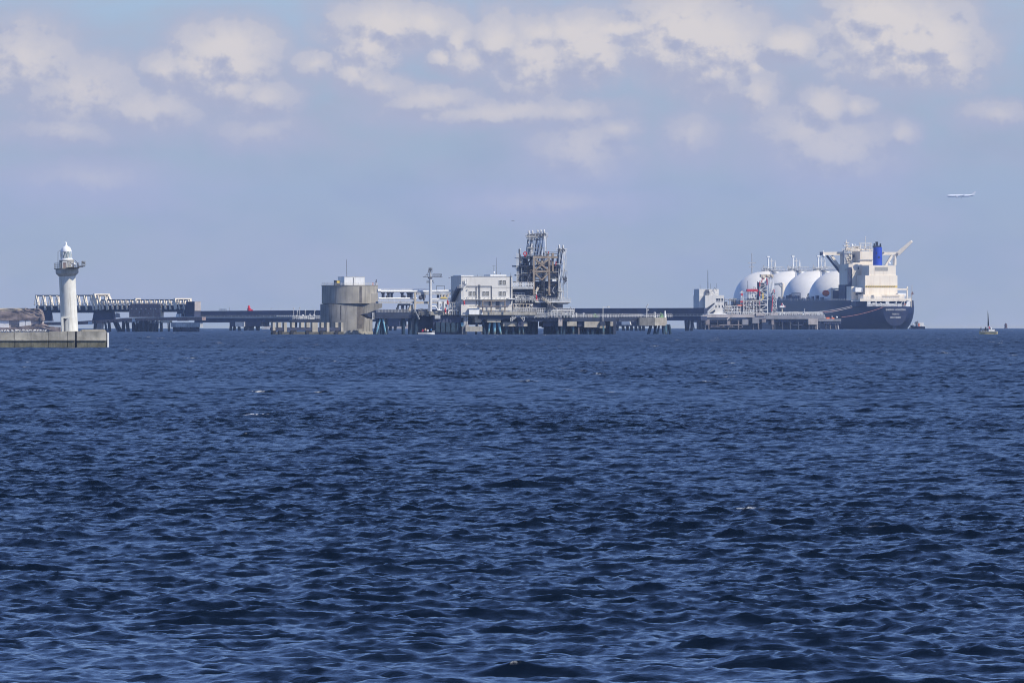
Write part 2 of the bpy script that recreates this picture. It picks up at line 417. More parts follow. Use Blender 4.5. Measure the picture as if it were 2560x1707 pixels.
glint_fleck = samp(GLINT2, xr, yr, L2, N2) * np.clip((h1[0] / h1[0].std() - .9) / .8, 0, 1) * ~flank * (YY < 3000) * (samp(GU, XX * 3 + 71, YY * 1.3, 300., 256) > .3)  # foam-white flecks painted on crests in place of sun glints
foam_glint = np.maximum(foam_glint, glint_fleck * .8)  # one mask carries both whitecaps and the painted glints
nr, nc = XX.shape
me = bpy.data.meshes.new('sea')
me.vertices.add(nr * nc); me.vertices.foreach_set('co', np.stack([X, Y, Zs], -1).astype(np.float32).ravel())
i0 = (np.arange(nr - 1)[:, None] * nc + np.arange(nc - 1)[None, :]).ravel().astype(np.int32)
q = np.stack([i0, i0 + 1, i0 + nc + 1, i0 + nc], -1).ravel()
nf = len(i0)
me.loops.add(nf * 4); me.loops.foreach_set('vertex_index', q)
me.polygons.add(nf); me.polygons.foreach_set('loop_start', np.arange(0, nf * 4, 4, dtype=np.int32))
me.polygons.foreach_set('use_smooth', np.ones(nf, dtype=bool)); me.update(calc_edges=True)
for nm, arr in (('rough', rough), ('foam_glint', foam_glint)):
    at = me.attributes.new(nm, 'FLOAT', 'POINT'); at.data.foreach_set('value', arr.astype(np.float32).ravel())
m_sea = bpy.data.materials.new('sea_water'); m_sea.use_nodes = True
t = NT(m_sea.node_tree); b = t.N['Principled BSDF']
geo = t.node('ShaderNodeNewGeometry').outputs['Position']
ra = t.node('ShaderNodeAttribute', attribute_name='rough').outputs['Fac']; fa = t.node('ShaderNodeAttribute', attribute_name='foam_glint').outputs['Fac']
fn = t.noise(geo, 3.2, 6, .7).outputs['Fac']
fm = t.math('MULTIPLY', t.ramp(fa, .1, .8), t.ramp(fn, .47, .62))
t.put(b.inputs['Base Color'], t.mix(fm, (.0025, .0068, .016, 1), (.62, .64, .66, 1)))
t.put(b.inputs['Roughness'], t.math('MAXIMUM', ra, t.math('MULTIPLY', fm, .7)))
b.inputs['IOR'].default_value = 1.333
bp = t.node('ShaderNodeBump'); bp.inputs['Strength'].default_value = .8; bp.inputs['Distance'].default_value = .025
t.put(bp.inputs['Height'], t.noise(t.vec('MULTIPLY', geo, (1., .8, 1.)), 7., 3, .6).outputs['Fac']); t.put(b.inputs['Normal'], bp.outputs[0])
me.materials.append(m_sea)
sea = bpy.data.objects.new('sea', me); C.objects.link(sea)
tag(sea, 'dark blue choppy sea with short wind waves and a few whitecaps', 'sea', kind='structure')

# ---------------------------------------------------------------- air
hz_m = bpy.data.materials.new('haze'); hz_m.use_nodes = True
t = NT(hz_m.node_tree); t.N.remove(t.N['Principled BSDF'])
pv = t.node('ShaderNodeVolumePrincipled'); pv.inputs['Color'].default_value = (.42, .60, 1., 1); pv.inputs['Density'].default_value = 2.9e-5; pv.inputs['Anisotropy'].default_value = 0.
t.L.new(pv.outputs[0], t.N['Material Output'].inputs['Volume'])
hm = MB(Fr(1000)); x0, x1, y0, y1, z0, z1 = -9500, 9500, -300, 20500, -12, 222
hm.hexa([Vector(p) for p in ((x0, y0, z0), (x1, y0, z0), (x1, y0, z1), (x0, y0, z1), (x0, y1, z0), (x1, y1, z0), (x1, y1, z1), (x0, y1, z1))])
ho = hm.build('haze', hz_m); tag(ho, 'thin blue sea haze filling the air over the bay', 'haze', kind='stuff')
# ---------------------------------------------------------------- figures (continuous skinned bodies)
def skin_mesh(name, V, E, R, mats, slot, sub=1):
    me = bpy.data.meshes.new('tmp'); me.from_pydata(V, E, []); ob = bpy.data.objects.new('tmp', me); C.objects.link(ob)
    md = ob.modifiers.new('s', 'SKIN'); sb = ob.modifiers.new('d', 'SUBSURF'); sb.levels = sb.render_levels = sub
    for i, r in enumerate(R): me.skin_vertices[0].data[i].radius = (r, r)
    me.skin_vertices[0].data[0].use_root = True
    bpy.context.view_layer.update()
    out = bpy.data.meshes.new_from_object(ob.evaluated_get(bpy.context.evaluated_depsgraph_get()))
    bpy.data.objects.remove(ob); out.name = name
    out.materials.clear()
    for m in mats: out.materials.append(m)
    for p in out.polygons: p.material_index = slot(p.center); p.use_smooth = True
    return out
def place(me, name, loc, rz, label, cat, group=None, k=1.):
    o = bpy.data.objects.new(name, me); C.objects.link(o); o.location = loc; o.rotation_euler = (0, 0, rad(rz)); o.scale = (k, k, k); LOC[o.name] = Vector(loc)
    return tag(o, label, cat, group)
# gull facing +x, feet at z = 0
gull_me = skin_mesh('gull', [(0, 0, .22), (.10, 0, .25), (.17, 0, .33), (.205, 0, .385), (.28, 0, .37), (-.12, 0, .20), (-.27, 0, .17), (.0, .03, .12), (.01, .03, .0), (.0, -.03, .12), (.01, -.03, .0), (-.06, .075, .235), (-.26, .03, .20), (-.06, -.075, .235), (-.26, -.03, .20)],
    [(0, 1), (1, 2), (2, 3), (3, 4), (0, 5), (5, 6), (0, 7), (7, 8), (0, 9), (9, 10), (0, 11), (11, 12), (0, 13), (13, 14)],
    [.085, .075, .045, .05, .012, .065, .02, .012, .01, .012, .01, .04, .012, .04, .012], [m_gull, m_gwing, m_yell], lambda c: 2 if (c.x > .245 or c.z < .09) else (1 if abs(c.y) > .075 and c.x < .02 or c.x < -.18 else 0))
flying_me = skin_mesh('gull', [(0, 0, 0), (.16, 0, .03), (.24, 0, .02), (-.2, 0, .0), (.04, .25, .12), (-.02, .62, .06), (.04, -.25, .12), (-.02, -.62, .06)], [(0, 1), (1, 2), (0, 3), (0, 4), (4, 5), (0, 6), (6, 7)], [.08, .05, .012, .03, .05, .02, .05, .02], [m_gwing], lambda c: 0)
def person_me(jacket, seated=False, arm=0.):
    k = .42 if seated else 0.
    hip = .93 - k
    V = [(0, 0, hip), (0, 0, hip + .25), (0, 0, hip + .5), (0, 0, hip + .60), (0, 0, hip + .70), (0, .015, hip + .80)]
    E = [(0, 1), (1, 2), (2, 3), (3, 4), (4, 5)]; R = [.14, .13, .15, .06, .09, .075]
    V += [(0, .1, hip + .72)]; E += [(4, 6)]; R += [.018]
    for s in (-1, 1):
        n = len(V)
        V += [(s * .2, 0, hip + .5), (s * .25, .02 + arm * .1, hip + .24), (s * .22, .12 + arm * .2, hip + .02 + arm * .1), (s * .21, .15 + arm * .22, hip - .07 + arm * .1)]
        E += [(2, n), (n, n + 1), (n + 1, n + 2), (n + 2, n + 3)]; R += [.065, .05, .04, .035]
        n = len(V)
        if seated: V += [(s * .1, .06, hip - .02), (s * .11, .42, hip - .02), (s * .11, .44, hip - .42), (s * .11, .56, hip - .47)]
        else: V += [(s * .1, 0, hip - .06), (s * .11, .03, hip - .46), (s * .12, 0, .06), (s * .12, .14, .04)]
        E += [(0, n), (n, n + 1), (n + 1, n + 2), (n + 2, n + 3)]; R += [.1, .075, .05, .04]
    def slot(c):
        if c.z > hip + .6: return 2 if c.z > hip + .79 or c.y < -.03 else 1
        if c.z < hip - .03 and abs(c.x) < .19: return 3
        return 1 if c.z < hip - .01 and abs(c.x) > .18 else 0
    return skin_mesh('person', V, E, R, [jacket, m_skin, m_black, m_trou], slot)
m_jred = cloth('red_jacket', (.6, .03, .06)); m_jblue = cloth('blue_jacket', (.05, .25, .55)); m_jbeige = cloth('beige_jacket', (.5, .36, .24)); m_jwhite = cloth('white_jacket', (.75, .75, .75)); m_jdark = cloth('dark_jacket', (.03, .035, .05))

# ---------------------------------------------------------------- breakwater and lighthouse
B = Fr(2070, 174, 8)
bw = thing('breakwater', 'grey concrete breakwater of stained blocks with a weedy waterline under the white lighthouse', 'breakwater', B.q(0, B.sea, 0))
tops = [(-130, 36.4, 831), (37.2, 77.4, 830.6), (78, 121.4, 830.2), (122.6, 168.4, 828.6), (169.4, 187.6, 828.2), (192, 266, 828)]
for i, (x0, x1, y) in enumerate(tops):
    blk = part(bw, 'concrete_block', m_bw, B, ('box', x0, x1, y, 850.5, 0, 9), ('prism', [(x0, 848.6), (x1, 848.6), (x1, 851.6), (x0, 851.6)], -.4, 1))
    part(blk, 'weedy_foot', m_bwl, B, ('box', x0 + .2, x1 - .2, 851.4, 880, -.15, 9.2))
part(bw, 'parapet', m_cap, B, ('prism', [(206, 824), (213, 823.4), (262, 823.2), (265, 828), (204, 828)], .4, 3))
part(bw, 'joint_fender', m_black, B, ('box', 187.8, 191.8, 828.4, 876, .25, 2))  # black block stands in for the dark gap between two blocks
part(bw, 'end_recess', m_dgrey, B, ('box', 266.2, 268.2, 829, 878, .6, 8))
part(bw, 'end_post', m_white, B, ('box', 268.4, 272.4, 831.5, 868, -.1, 1.0))
part(bw, 'mooring_ring', m_rust, B, ('ball', 126, 829.5, .6, 1.6))
gx = [1.5, 5, 8.5, 10.2, 15.5, 17.5, 22, 29.5, 31.5, 34, 36.5, 39, 41, 43.2, 45.5, 48, 51.5, 58.5, 62, 65, 69.5, 71.5, 75.5, 79.5, 83.5, 86.5, 92.5, 97.2, 99.4, 103, 107, 110.5, 113.2]
for i, x in enumerate(sorted(gx, reverse=True)):
    place(gull_me, 'gull', B.p(x, 830.9 if x < 37 else (830.5 if x < 78 else 830.1), random.uniform(.3, 1.6)), random.choice((0, 180)) + random.uniform(-40, 40),
          'white gull resting on the breakwater top, %s counted away from the lighthouse' % ORD[i], 'gull', 'gulls resting on the breakwater', random.uniform(1., 1.3))

L = Fr(2074, 174, 0)
A = 174.
lh = thing('lighthouse', 'white round concrete lighthouse leaning slightly, with domed lantern and bracketed equipment, on the breakwater', 'lighthouse', L.q(0, L.z(829), 0))
part(lh, 'tower', m_tower, L, ('lathe', A, 0, [(21.6, 831), (21.2, 800), (20.9, 750), (20.7, 690.5)], 48))
part(lh, 'gallery_drum', m_watch, L, ('lathe', A, 0, [(20.7, 690.6), (28.2, 683.2), (28.6, 682), (28.6, 672.6)], 48))
part(lh, 'gallery_slab', m_conc, L, ('lathe', A, 0, [(28.6, 672.8), (32, 672), (32, 670), (18, 670)], 48))
part(lh, 'watch_room', m_watch, L, ('lathe', A, 0, [(18.3, 670), (18.3, 652), (18.9, 651.2), (18.9, 649.6), (15.5, 649.4)], 40))
wd = part(lh, 'watch_room_door', m_brown, L, ('box', A - 9.5, A - 1.2, 655.5, 669.5, -1.3, -1.0))
part(wd, 'door_frame', m_white, L, ('box', A - 11, A - 9.6, 654.2, 669.8, -1.35, -1.0), ('box', A - 1.1, A + .2, 654.2, 669.8, -1.35, -1.0), ('box', A - 11, A + .2, 653.6, 655.4, -1.36, -1.0))
part(lh, 'lantern_sill', m_dome, L, ('lathe', A, 0, [(15.5, 649.6), (14.9, 647.5), (13.9, 645.6), (12, 645.4)], 40))
part(lh, 'lantern_glazing', m_lglass, L, ('lathe', A, 0, [(13.1, 645.6), (13.1, 629)], 32))
bars = []
for i in range(10):
    a0, a1 = rad(36 * i), rad(36 * i + 18); a2 = rad(36 * i + 36); r = 13.4 * L.s
    f0 = lambda a, z: (A + r * math.cos(a) / L.s, z, r * math.sin(a))
    bars += [('bar', f0(a0, 645.5), f0(a1, 629), .9), ('bar', f0(a2, 645.5), f0(a1, 629), .9)]
part(lh, 'astragals', m_white, L, *bars)
part(lh, 'lamp_lens', m_lglass, L, ('lathe', A, 0, [(2, 645), (5, 642), (6, 638), (5, 633), (2, 631)], 20))
part(lh, 'lantern_core', m_dgrey, L, ('lathe', A, 0, [(7.5, 645), (7.5, 629.5)], 16))
part(lh, 'dome', m_dome, L, ('lathe', A, 0, [(12, 629.4), (13.6, 629.2), (13.6, 627.6), (12.6, 624), (10.8, 620), (8, 617), (4.6, 615.2), (3.4, 614), (2.8, 611), (2.2, 608.4)], 40))
part(lh, 'finial', m_dome, L, ('ball', A, 607.8, 0, 2.7), ('bar', (A, 606, 0), (A - 3.5, 602.8, 0), .5), ('bar', (A, 606, 0), (A + 3.8, 602.6, 0), .5), ('bar', (A, 606, 0), (A, 602.5, 0), .6))
rr = []
for i in range(22):
    a0, a1 = rad(90 + 12.5 * i), rad(90 + 12.5 * (i + 1)); r = 31.2 * L.s
    p0, p1 = (A + 31.2 * math.cos(a0), r * math.sin(a0)), (A + 31.2 * math.cos(a1), r * math.sin(a1))
    rr.append(('bar', (p0[0], 656.5, p0[1]), (p0[0], 670, p0[1]), .6))
    rr += [('bar', (p0[0], y, p0[1]), (p1[0], y, p1[1]), .55) for y in (656.6, 661, 665.5)]
part(lh, 'gallery_railing', m_grey, L, *rr)
part(lh, 'ladder', m_dgrey, L, ('bar', (A - 20.5, 627, -.3), (A - 22.5, 669, -.3), 1.1), ('bar', (A - 20.5, 627, .4), (A - 22.5, 669, .4), .9), ('bar', (A - 15, 624, 0), (A - 14, 650, 0), .9), *[('bar', (A - 20.5 - .1 * k, 628 + 5 * k, -.3), (A - 20.5 - .1 * k, 628 + 5 * k, .4), .6) for k in range(8)], ('bar', (A - 20.5, 628, 0), (A - 14, 626, 0), .6))
part(lh, 'service_grating', m_dgrey, L, ('box', A - 2, A + 30, 668.6, 669.6, -4.3, -2))  # grating added to throw shade on the front of the gallery drum
eq = part(lh, 'equipment_bracket', m_dgrey, L, ('box', A + 2, A + 40, 668.4, 669.8, -2.6, -.6), ('box', A + 12, A + 21, 659, 663, -2.4, -1.8), ('bar', (A + 9, 656, -2.4), (A + 16, 668, -2.4), 1.6), ('bar', (A + 38, 655, -2.2), (A + 38, 669, -2.2), 2), ('box', A + 26, A + 29, 658, 669, -2.3, -1.6), ('bar', (A + 16, 668, -2.4), (A + 24, 657, -2.4), 1.4), ('bar', (A + 20, 651, -2), (A + 26, 658, -2), 1.3), ('box', A + 30, A + 45, 666, 668.5, -2.6, -1))
part(eq, 'cage', m_grey, L, ('rail', A + 38, A + 47.5, 655, 666, -2.5, 4, .8, 4), ('rail', A + 38, A + 47.5, 655, 666, -1.2, 4, .8, 4), ('bar', (A + 38, 655, -2.5), (A + 38, 655, -1.2), .8), ('bar', (A + 47.5, 655, -2.5), (A + 47.5, 655, -1.2), .8), ('bar', (A + 38, 653.5, -2.4), (A + 47, 658, -2.4), .8))
part(eq, 'solar_panel', m_black, L, ('prism', [(A + 39, 655.5), (A + 45.5, 657.5), (A + 45, 662.5), (A + 38.5, 661)], -1.9, -1.8))
part(eq, 'instrument', m_white, L, ('ball', A + 19, 661, -2.7, 3.2), ('box', A + 11, A + 14, 661, 667, -2.7, -2.3))
dr = part(lh, 'door', m_dgrey, L, ('box', A - 14.5, A - 1.5, 796, 828.6, -1.36, -1.3), label='grey steel entrance door in a projecting white surround')
part(dr, 'door_surround', m_tower, L, ('box', A - 19.5, A - 14.3, 795.2, 829.2, -1.55, -.6), ('box', A - 1.7, A + 2.2, 795.2, 829.2, -1.55, -.6), ('box', A - 19.5, A + 2.2, 791.6, 795.3, -1.56, -.6))
part(dr, 'door_lamp', m_black, L, ('ball', A - 8, 799, -1.5, 1.8))
lh.rotation_euler = (0, -rad(2.4), 0)

# ---------------------------------------------------------------- old jetty behind the lighthouse: right ends nearer, long faces in shade
J = Fr(4750, 300, -50); J.dk = .36
JM = Fr(4750, 60, -8)
def dq(px): return 0.
rk = thing('rock_mound', 'brownish rocky shore mound with a pale strip along its top at the frame edge', 'rock mound', JM.q(JM.u(40), JM.sea, 4))
def rough_block(name, mat, parent, pts, d0, d1, n=3):
    o = ops(JM, ('prism', pts, d0, d1)).build(name, mat, parent); me = o.data
    bm = bmesh.new(); bm.from_mesh(me); bmesh.ops.triangulate(bm, faces=bm.faces); bmesh.ops.subdivide_edges(bm, edges=bm.edges, cuts=n, use_grid_fill=True)
    for v in bm.verts: v.co += Vector((random.gauss(0, .12), random.gauss(0, .22), random.gauss(0, .06)))
    bm.to_mesh(me); bm.free(); return o
rough_block('rock_face', m_rock, rk, [(-40, 779), (20, 778.5), (60, 776), (66, 772), (92, 771), (100, 775), (105, 786), (108, 801), (-40, 801)], 0, 5, 4)
rough_block('crest_bank', m_tan, rk, [(-40, 771), (30, 770.5), (64, 770.6), (60, 777), (20, 779.5), (-40, 780)], 1, 6)
rough_block('rubble_toe', m_rock, rk, [(-40, 818), (28, 819), (78, 812), (100, 808), (118, 816), (150, 818), (151, 836), (-40, 836)], -3, 3)
wb = thing('waterfront_building', 'low pale waterfront building with bright wall panels below the rocky mound', 'building', JM.q(JM.u(40), JM.z(822), 0))
part(wb, 'wall', m_pink, JM, ('box', -40, 106, 800, 824, .8, 4.5))
for x0, x1, y0, y1 in ((-30, 22, 802, 819), (48.5, 62.5, 801, 820), (64, 76.5, 802, 819)): part(wb, 'wall_panel', m_white, JM, ('box', x0, x1, y0, y1, .4, .9))
part(wb, 'dark_opening', m_dgrey, JM, ('box', 29, 48, 810, 822, .6, .9))
part(wb, 'vent_stack', m_navy, JM, ('lathe', 100.5, 0, [(3.2, 806), (3.2, 796), (2.2, 794)], 12), ('box', 97, 104, 803, 808, -.5, .5))

def gantry(name, label, x0, x1, yt, yd0, yd1, step, lean, portals, legs, skip=()):
    g = thing(name, label, 'gantry', J.q(J.u((x0 + x1) / 2), J.z(yd1), 0), 'gantries on the old jetty')
    part(g, 'deck_box', m_navy, J, ('box', x0 + 2, x1 + 3, yd0, yd1, .6, 4.6))
    part(g, 'handrail', m_grey, J, ('rail', x0 + 2, x1, yd0 - 6, yd0, .5, int((x1 - x0) / 6), .7, 2))
    part(g, 'top_chord', m_dgrey, J, ('box', x0, x1 - 4, yt, yt + 3.2, .2, .7), ('box', x0, x1 - 4, yt + .3, yt + 3, 3.6, 4.1))
    n = int((x1 - x0 - 6) / step)
    for k in range(n + 1):
        x = x0 + 2 + k * step
        part(g, 'frame', m_cream, J, ('bar', (x, yt + 2.5, -.5), (x + lean, yd0 + 11, -.5), 4.0), ('bar', (x + 4, yt + 2.4, 4.4), (x + 4 + lean * .7, yd0 + 4, 4.4), 3), ('bar', (x, yt + 2, .3), (x - 4.5, yd0 - 1, .6), 1.5), ('bar', (x, yt + 2.4, -.5), (x + 4, yt + 2.4, 4.4), 1.6))
    for a, b_, w_ in portals:
        wd = (b_ - a) * J.s / -J.n / J.dk
        part(g, 'portal_frame', m_cream, J, ('bar', (a, yt + .4, 0), (b_, yt + .4, wd), 6.6), ('bar', (a + w_ / 2, yt + .4, 0), (a + lean + w_ / 2, yd0 + 10, 0), w_ + 2), ('bar', (b_ - w_ / 2, yt + .4, wd), (b_ + lean * .5, yt + 15, wd), w_))
    for a, b_, y in legs: part(g, 'support_tower', m_navyl, J, ('prism', [(a + 3, yd1 - 1), (b_ - 2, yd1 - 1), (b_ + 2, y), (a - 1, y)], 1, 4))
    return g
gantry('conveyor_gantry', 'tall conveyor gantry with white slanting frames behind the lighthouse', 88, 274, 737, 764, 782, 17.2, 7, [(234, 273, 6)], [(104, 127, 803), (231, 284, 803)])
gantry('conveyor_gantry', 'lower long conveyor gantry with close white frames right of the tall gantry', 252, 478, 748.5, 762.5, 780, 12, 4.5, [(337, 350, 4), (436, 477, 4.5)], [(276, 283, 802), (440, 452, 800)])
sh = thing('jetty_shed', 'long brown windowless shed on the jetty with a sunlit gable end', 'shed', J.q(J.u(362), J.z(792.5), 0))
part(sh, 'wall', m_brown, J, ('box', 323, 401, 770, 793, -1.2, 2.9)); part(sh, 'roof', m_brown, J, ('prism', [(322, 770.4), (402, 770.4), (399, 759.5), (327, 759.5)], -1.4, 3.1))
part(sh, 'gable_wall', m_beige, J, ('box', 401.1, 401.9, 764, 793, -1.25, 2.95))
part(sh, 'downpipe', m_lgrey, J, ('bar', (383, 770, -1.35), (383, 793, -1.35), .9)); part(sh, 'wall_lamp', m_lgrey, J, ('ball', 349, 781, -1.4, 1.6), ('ball', 371, 783, -1.4, 1.4))
tt = thing('transfer_tower', 'dark conveyor transfer tower with a pale sunlit end wall', 'tower', J.q(J.u(470), J.z(800), 0))
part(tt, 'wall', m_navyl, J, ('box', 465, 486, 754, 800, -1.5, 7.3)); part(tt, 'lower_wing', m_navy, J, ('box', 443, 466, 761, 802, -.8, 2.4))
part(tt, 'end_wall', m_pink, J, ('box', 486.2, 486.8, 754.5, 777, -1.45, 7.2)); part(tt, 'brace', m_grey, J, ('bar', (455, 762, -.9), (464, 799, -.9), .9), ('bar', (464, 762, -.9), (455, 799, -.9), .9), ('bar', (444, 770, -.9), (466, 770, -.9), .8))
part(tt, 'cabin', m_white, J, ('box', 449, 452.5, 784, 797, -1.6, -.9), ('box', 440, 448, 785, 795, -1.4, -.9))
jt = thing('jetty_trestle', 'brownish jetty deck on dark raking piles below the gantries', 'trestle', J.q(J.u(350), J.sea, 0))
dk = []
for (xa, ya), (xb, yb) in zip([(100, 806), (150, 806), (200, 804), (250, 801), (300, 797.5), (340, 795), (420, 794)], [(150, 806), (200, 804), (250, 801), (300, 797.5), (340, 795), (420, 794), (505, 793.5)]):
    dk.append(('prism', [(xa, ya - 1), (xb, yb - 1), (xb, yb + 7), (xa, ya + 7)], -2.4, 3))
part(jt, 'deck', m_brown, J, *dk)
part(jt, 'deck_pipe', m_lgrey, J, ('bar', (300, 795.5, -2.6), (505, 791.5, -2.6), 1.2))
for a, b_, y0, y1, mt in ((307, 330, 802, 806.5, m_beige), (330, 347, 803, 807, m_grey), (372, 398, 804, 807, m_pink), (402, 424, 801.5, 807, m_beige)): part(jt, 'pile_cap', mt, J, ('box', a, b_, y0, y1, -2.2, 1.5))
part(jt, 'deck_box', m_lgrey, J, ('box', 330, 337, 796, 804, -2.8, -2.3)); part(jt, 'kiosk', m_pink, J, ('prism', [(287, 794), (298, 794), (296, 783), (289, 782)], -2.2, -.5)); part(jt, 'signal_box', m_white, J, ('box', 220, 230.5, 804, 811, -3, -2.6), label='small white box at the deck edge')
for a, b_, w_ in ((240, 238, 11), (262, 268, 6), (272, 275, 8), (285, 299, 8), (292, 306, 5), (310, 308, 9), (318, 321, 9), (335, 337, 7), (343, 340, 6), (352, 351, 9), (360, 362, 10), (375, 374, 8), (383, 387, 9), (393, 391, 9), (402, 404, 7), (420, 421, 3), (424, 424, 3)):
    part(jt, 'pile', m_pilec, J, ('bar', (a, 802, -1.2), (b_, 834, -1.2), w_, None, 10))
for d in (1.2, 2.6):
    for x in range(308, 412, 12): part(jt, 'pile', m_pilec, J, ('bar', (x, 802, d), (x + random.uniform(-3, 3), 834, d), 6, None, 8))
part(jt, 'pier', m_pink, J, ('prism', [(243, 806), (255, 806), (252, 834), (239, 834)], -2, 1))
part(jt, 'pier_cap', m_grey, J, ('box', 427, 500, 806, 817.5, -2, 2.4)); part(jt, 'pier_block', m_lgrey, J, ('box', 439, 466, 808, 817.3, -2.5, -1.9))
for a, b_ in ((432, 450.5), (453, 475), (477.5, 493)): part(jt, 'pier_shaft', m_navy, J, ('box', a, b_, 817, 835, -1.6, 1.8))

# ---------------------------------------------------------------- long conveyor trestle towards the far berth
T = Fr(5250, 1100, -30)
tr = thing('conveyor_trestle', 'long dark covered conveyor on a low trestle running behind the whole terminal', 'trestle', T.q(0, T.sea, 0))
def seg(xs, d0, d1): return [('prism', [(a[0], a[1]), (b[0], b[1]), (b[0], b[2]), (a[0], a[2])], d0, d1) for a, b in zip(xs, xs[1:])]
part(tr, 'conveyor_cover', m_navyl, T, *seg([(488, 777.4, 789), (800, 775.5, 788), (1130, 773, 786), (1440, 771, 785), (1760, 770, 784.5)], 0, 3.2))
part(tr, 'side_lattice', m_navy, T, *seg([(486, 788, 797), (800, 787, 796), (1130, 785, 794), (1440, 784, 793), (1752, 783.5, 792)], 2.2, 3.0))
part(tr, 'deck_girder', m_navyl, T, *seg([(486, 796, 806.5), (800, 795, 805), (1130, 793, 803), (1440, 791.5, 801), (1752, 790.5, 801)], -1.5, 4.2))
part(tr, 'walkway', m_grey, T, *seg([(486, 793.5, 795.8), (800, 792, 794.8), (1440, 790, 791.3), (1752, 789, 790.3)], -2, -.2))
part(tr, 'walkway_railing', m_grey, T, *[('rail', a, a + 80, 788.5 - (a - 500) / 1250 * 3.5, 793 - (a - 500) / 1250 * 4, -1.8, 9, .6, 2) for a in range(490, 1700, 80)])
part(tr, 'cable_tray', m_lgrey, T, *seg([(500, 791.2, 792.4), (690, 790.5, 792)], -2.2, -1.9), *[('box', 690 + 4.6 * k, 693 + 4.6 * k, 788.5, 792, -2.3, -1.9) for k in range(10)])
for a, b_ in ((574, 655), (962, 998), (1541, 1612)):
    cp = part(tr, 'pier_cap', m_navyl, T, ('box', a, b_, 803.5, 816 if a < 1500 else 815, -2.4, 4))
for a, b_ in ((588, 611), ): part(tr, 'pier_block', m_lgrey, T, ('box', a, b_, 805, 817, -3, -2.3))
part(tr, 'pier_block', m_white, T, ('prism', [(1554, 803), (1574, 803), (1577, 812), (1554, 812)], -3, -2.3), label='bright sunlit cap block')
for a in (579, 588, 596, 611, 623, 633, 641, 648, 966, 978, 990, 1545, 1556, 1567, 1577, 1588, 1598, 1607, 1714, 1722, 1731): part(tr, 'pile', m_pilec, T, ('bar', (a, 801, -.5), (a + (-3 if a % 3 == 0 else 3), 832, -.5), 6.5, 8, 10))
part(tr, 'lamp_post', m_grey, T, ('bar', (678, 768, 1), (676.5, 790, 1), .8), ('bar', (574, 768, 1), (574, 790, 1), .8)); part(tr, 'roof_vent', m_grey, T, ('rail', 549, 566, 772.5, 777, 1.5, 4, .7, 2))
rb = Fr(5600, 623)
bc = thing('red_beacon', 'red conical beacon tower rising behind the dark conveyor', 'beacon', rb.q(0, rb.sea, 0))
part(bc, 'tower', m_bred, rb, ('lathe', 623, 0, [(6.6, 797), (6.4, 790), (4.4, 772)], 16)); part(bc, 'base', m_pilec, rb, ('lathe', 623, 0, [(8.5, 835), (8, 797)], 16)); part(bc, 'lantern', m_bred, rb, ('lathe', 622.5, 0, [(3.2, 772), (3.4, 767), (2, 764.5), (.8, 763.4)], 14)); part(bc, 'gallery', m_bred, rb, ('lathe', 623, 0, [(5, 773), (5.4, 772.6), (5.4, 771.4), (3, 771.2)], 16)); part(bc, 'side_box', m_bred, rb, ('box', 627, 632, 773.5, 777, -.5, .5))
fb = Fr(6600, 668)
bg_ = thing('moored_barge', 'pale barge with a block deckhouse seen under the dark trestle', 'barge', fb.q(0, fb.sea, 0))
part(bg_, 'hull', m_grey, fb, ('prism', [(654, 819), (682, 819), (680, 827), (656, 827)], -3, 3)); part(bg_, 'deckhouse', m_pink, fb, ('box', 659, 679, 813, 819.2, -2, 2)); part(bg_, 'window_band', m_dgrey, fb, ('box', 661, 677, 814.5, 816, -2.1, -1.9))
db = Fr(7600, 1000)
solo('sea_wall', m_pink, db, 'pale sunlit sea wall in the distance seen between the pier legs', 'wall', ('box', 960, 1048, 812.5, 834, 0, 6), ('box', 960, 1048, 811, 812.6, 1, 2.5))
# ================================================================ loading terminal in the middle, 3.85 km off
Q = Fr(3846, 1200, 16)
# fender wall of square posts
FW = Fr(3800, 768, 30)
m_footing = M('wet_concrete', (.085, .08, .06), .8, .35, .8)
fw = thing('fender_wall', 'low concrete fender wall with a row of square posts in front of the round tower', 'fender wall', FW.q(0, FW.sea, 0))
part(fw, 'footing', m_footing, FW, ('box', 683, 859, 829.5, 842, -.5, 1.2)); part(fw, 'waler', m_navyl, FW, ('box', 679, 856, 818.5, 826, .4, 1.4))
for a, b_, y in ((678.5, 687, 829.5), (692, 702, 819), (707, 716, 829.5), (726, 736, 819), (749, 759, 819), (763, 773, 819), (777.5, 793, 829.5), (799.5, 808.5, 819), (813.5, 822, 829.5), (835, 843.5, 819), (849, 857, 829.5)):
    part(fw, 'post', m_cap, FW, ('box', a + 3.5, b_ + 1.5, 805.8, y, .2, 1.5))
for x in (681, 697, 726, 765, 800, 838): part(fw, 'rubber_fender', m_black, FW, ('prism', [(x, 826), (x + 10, 826), (x + 6, 840), (x + 1, 840)], -.9, -.5))
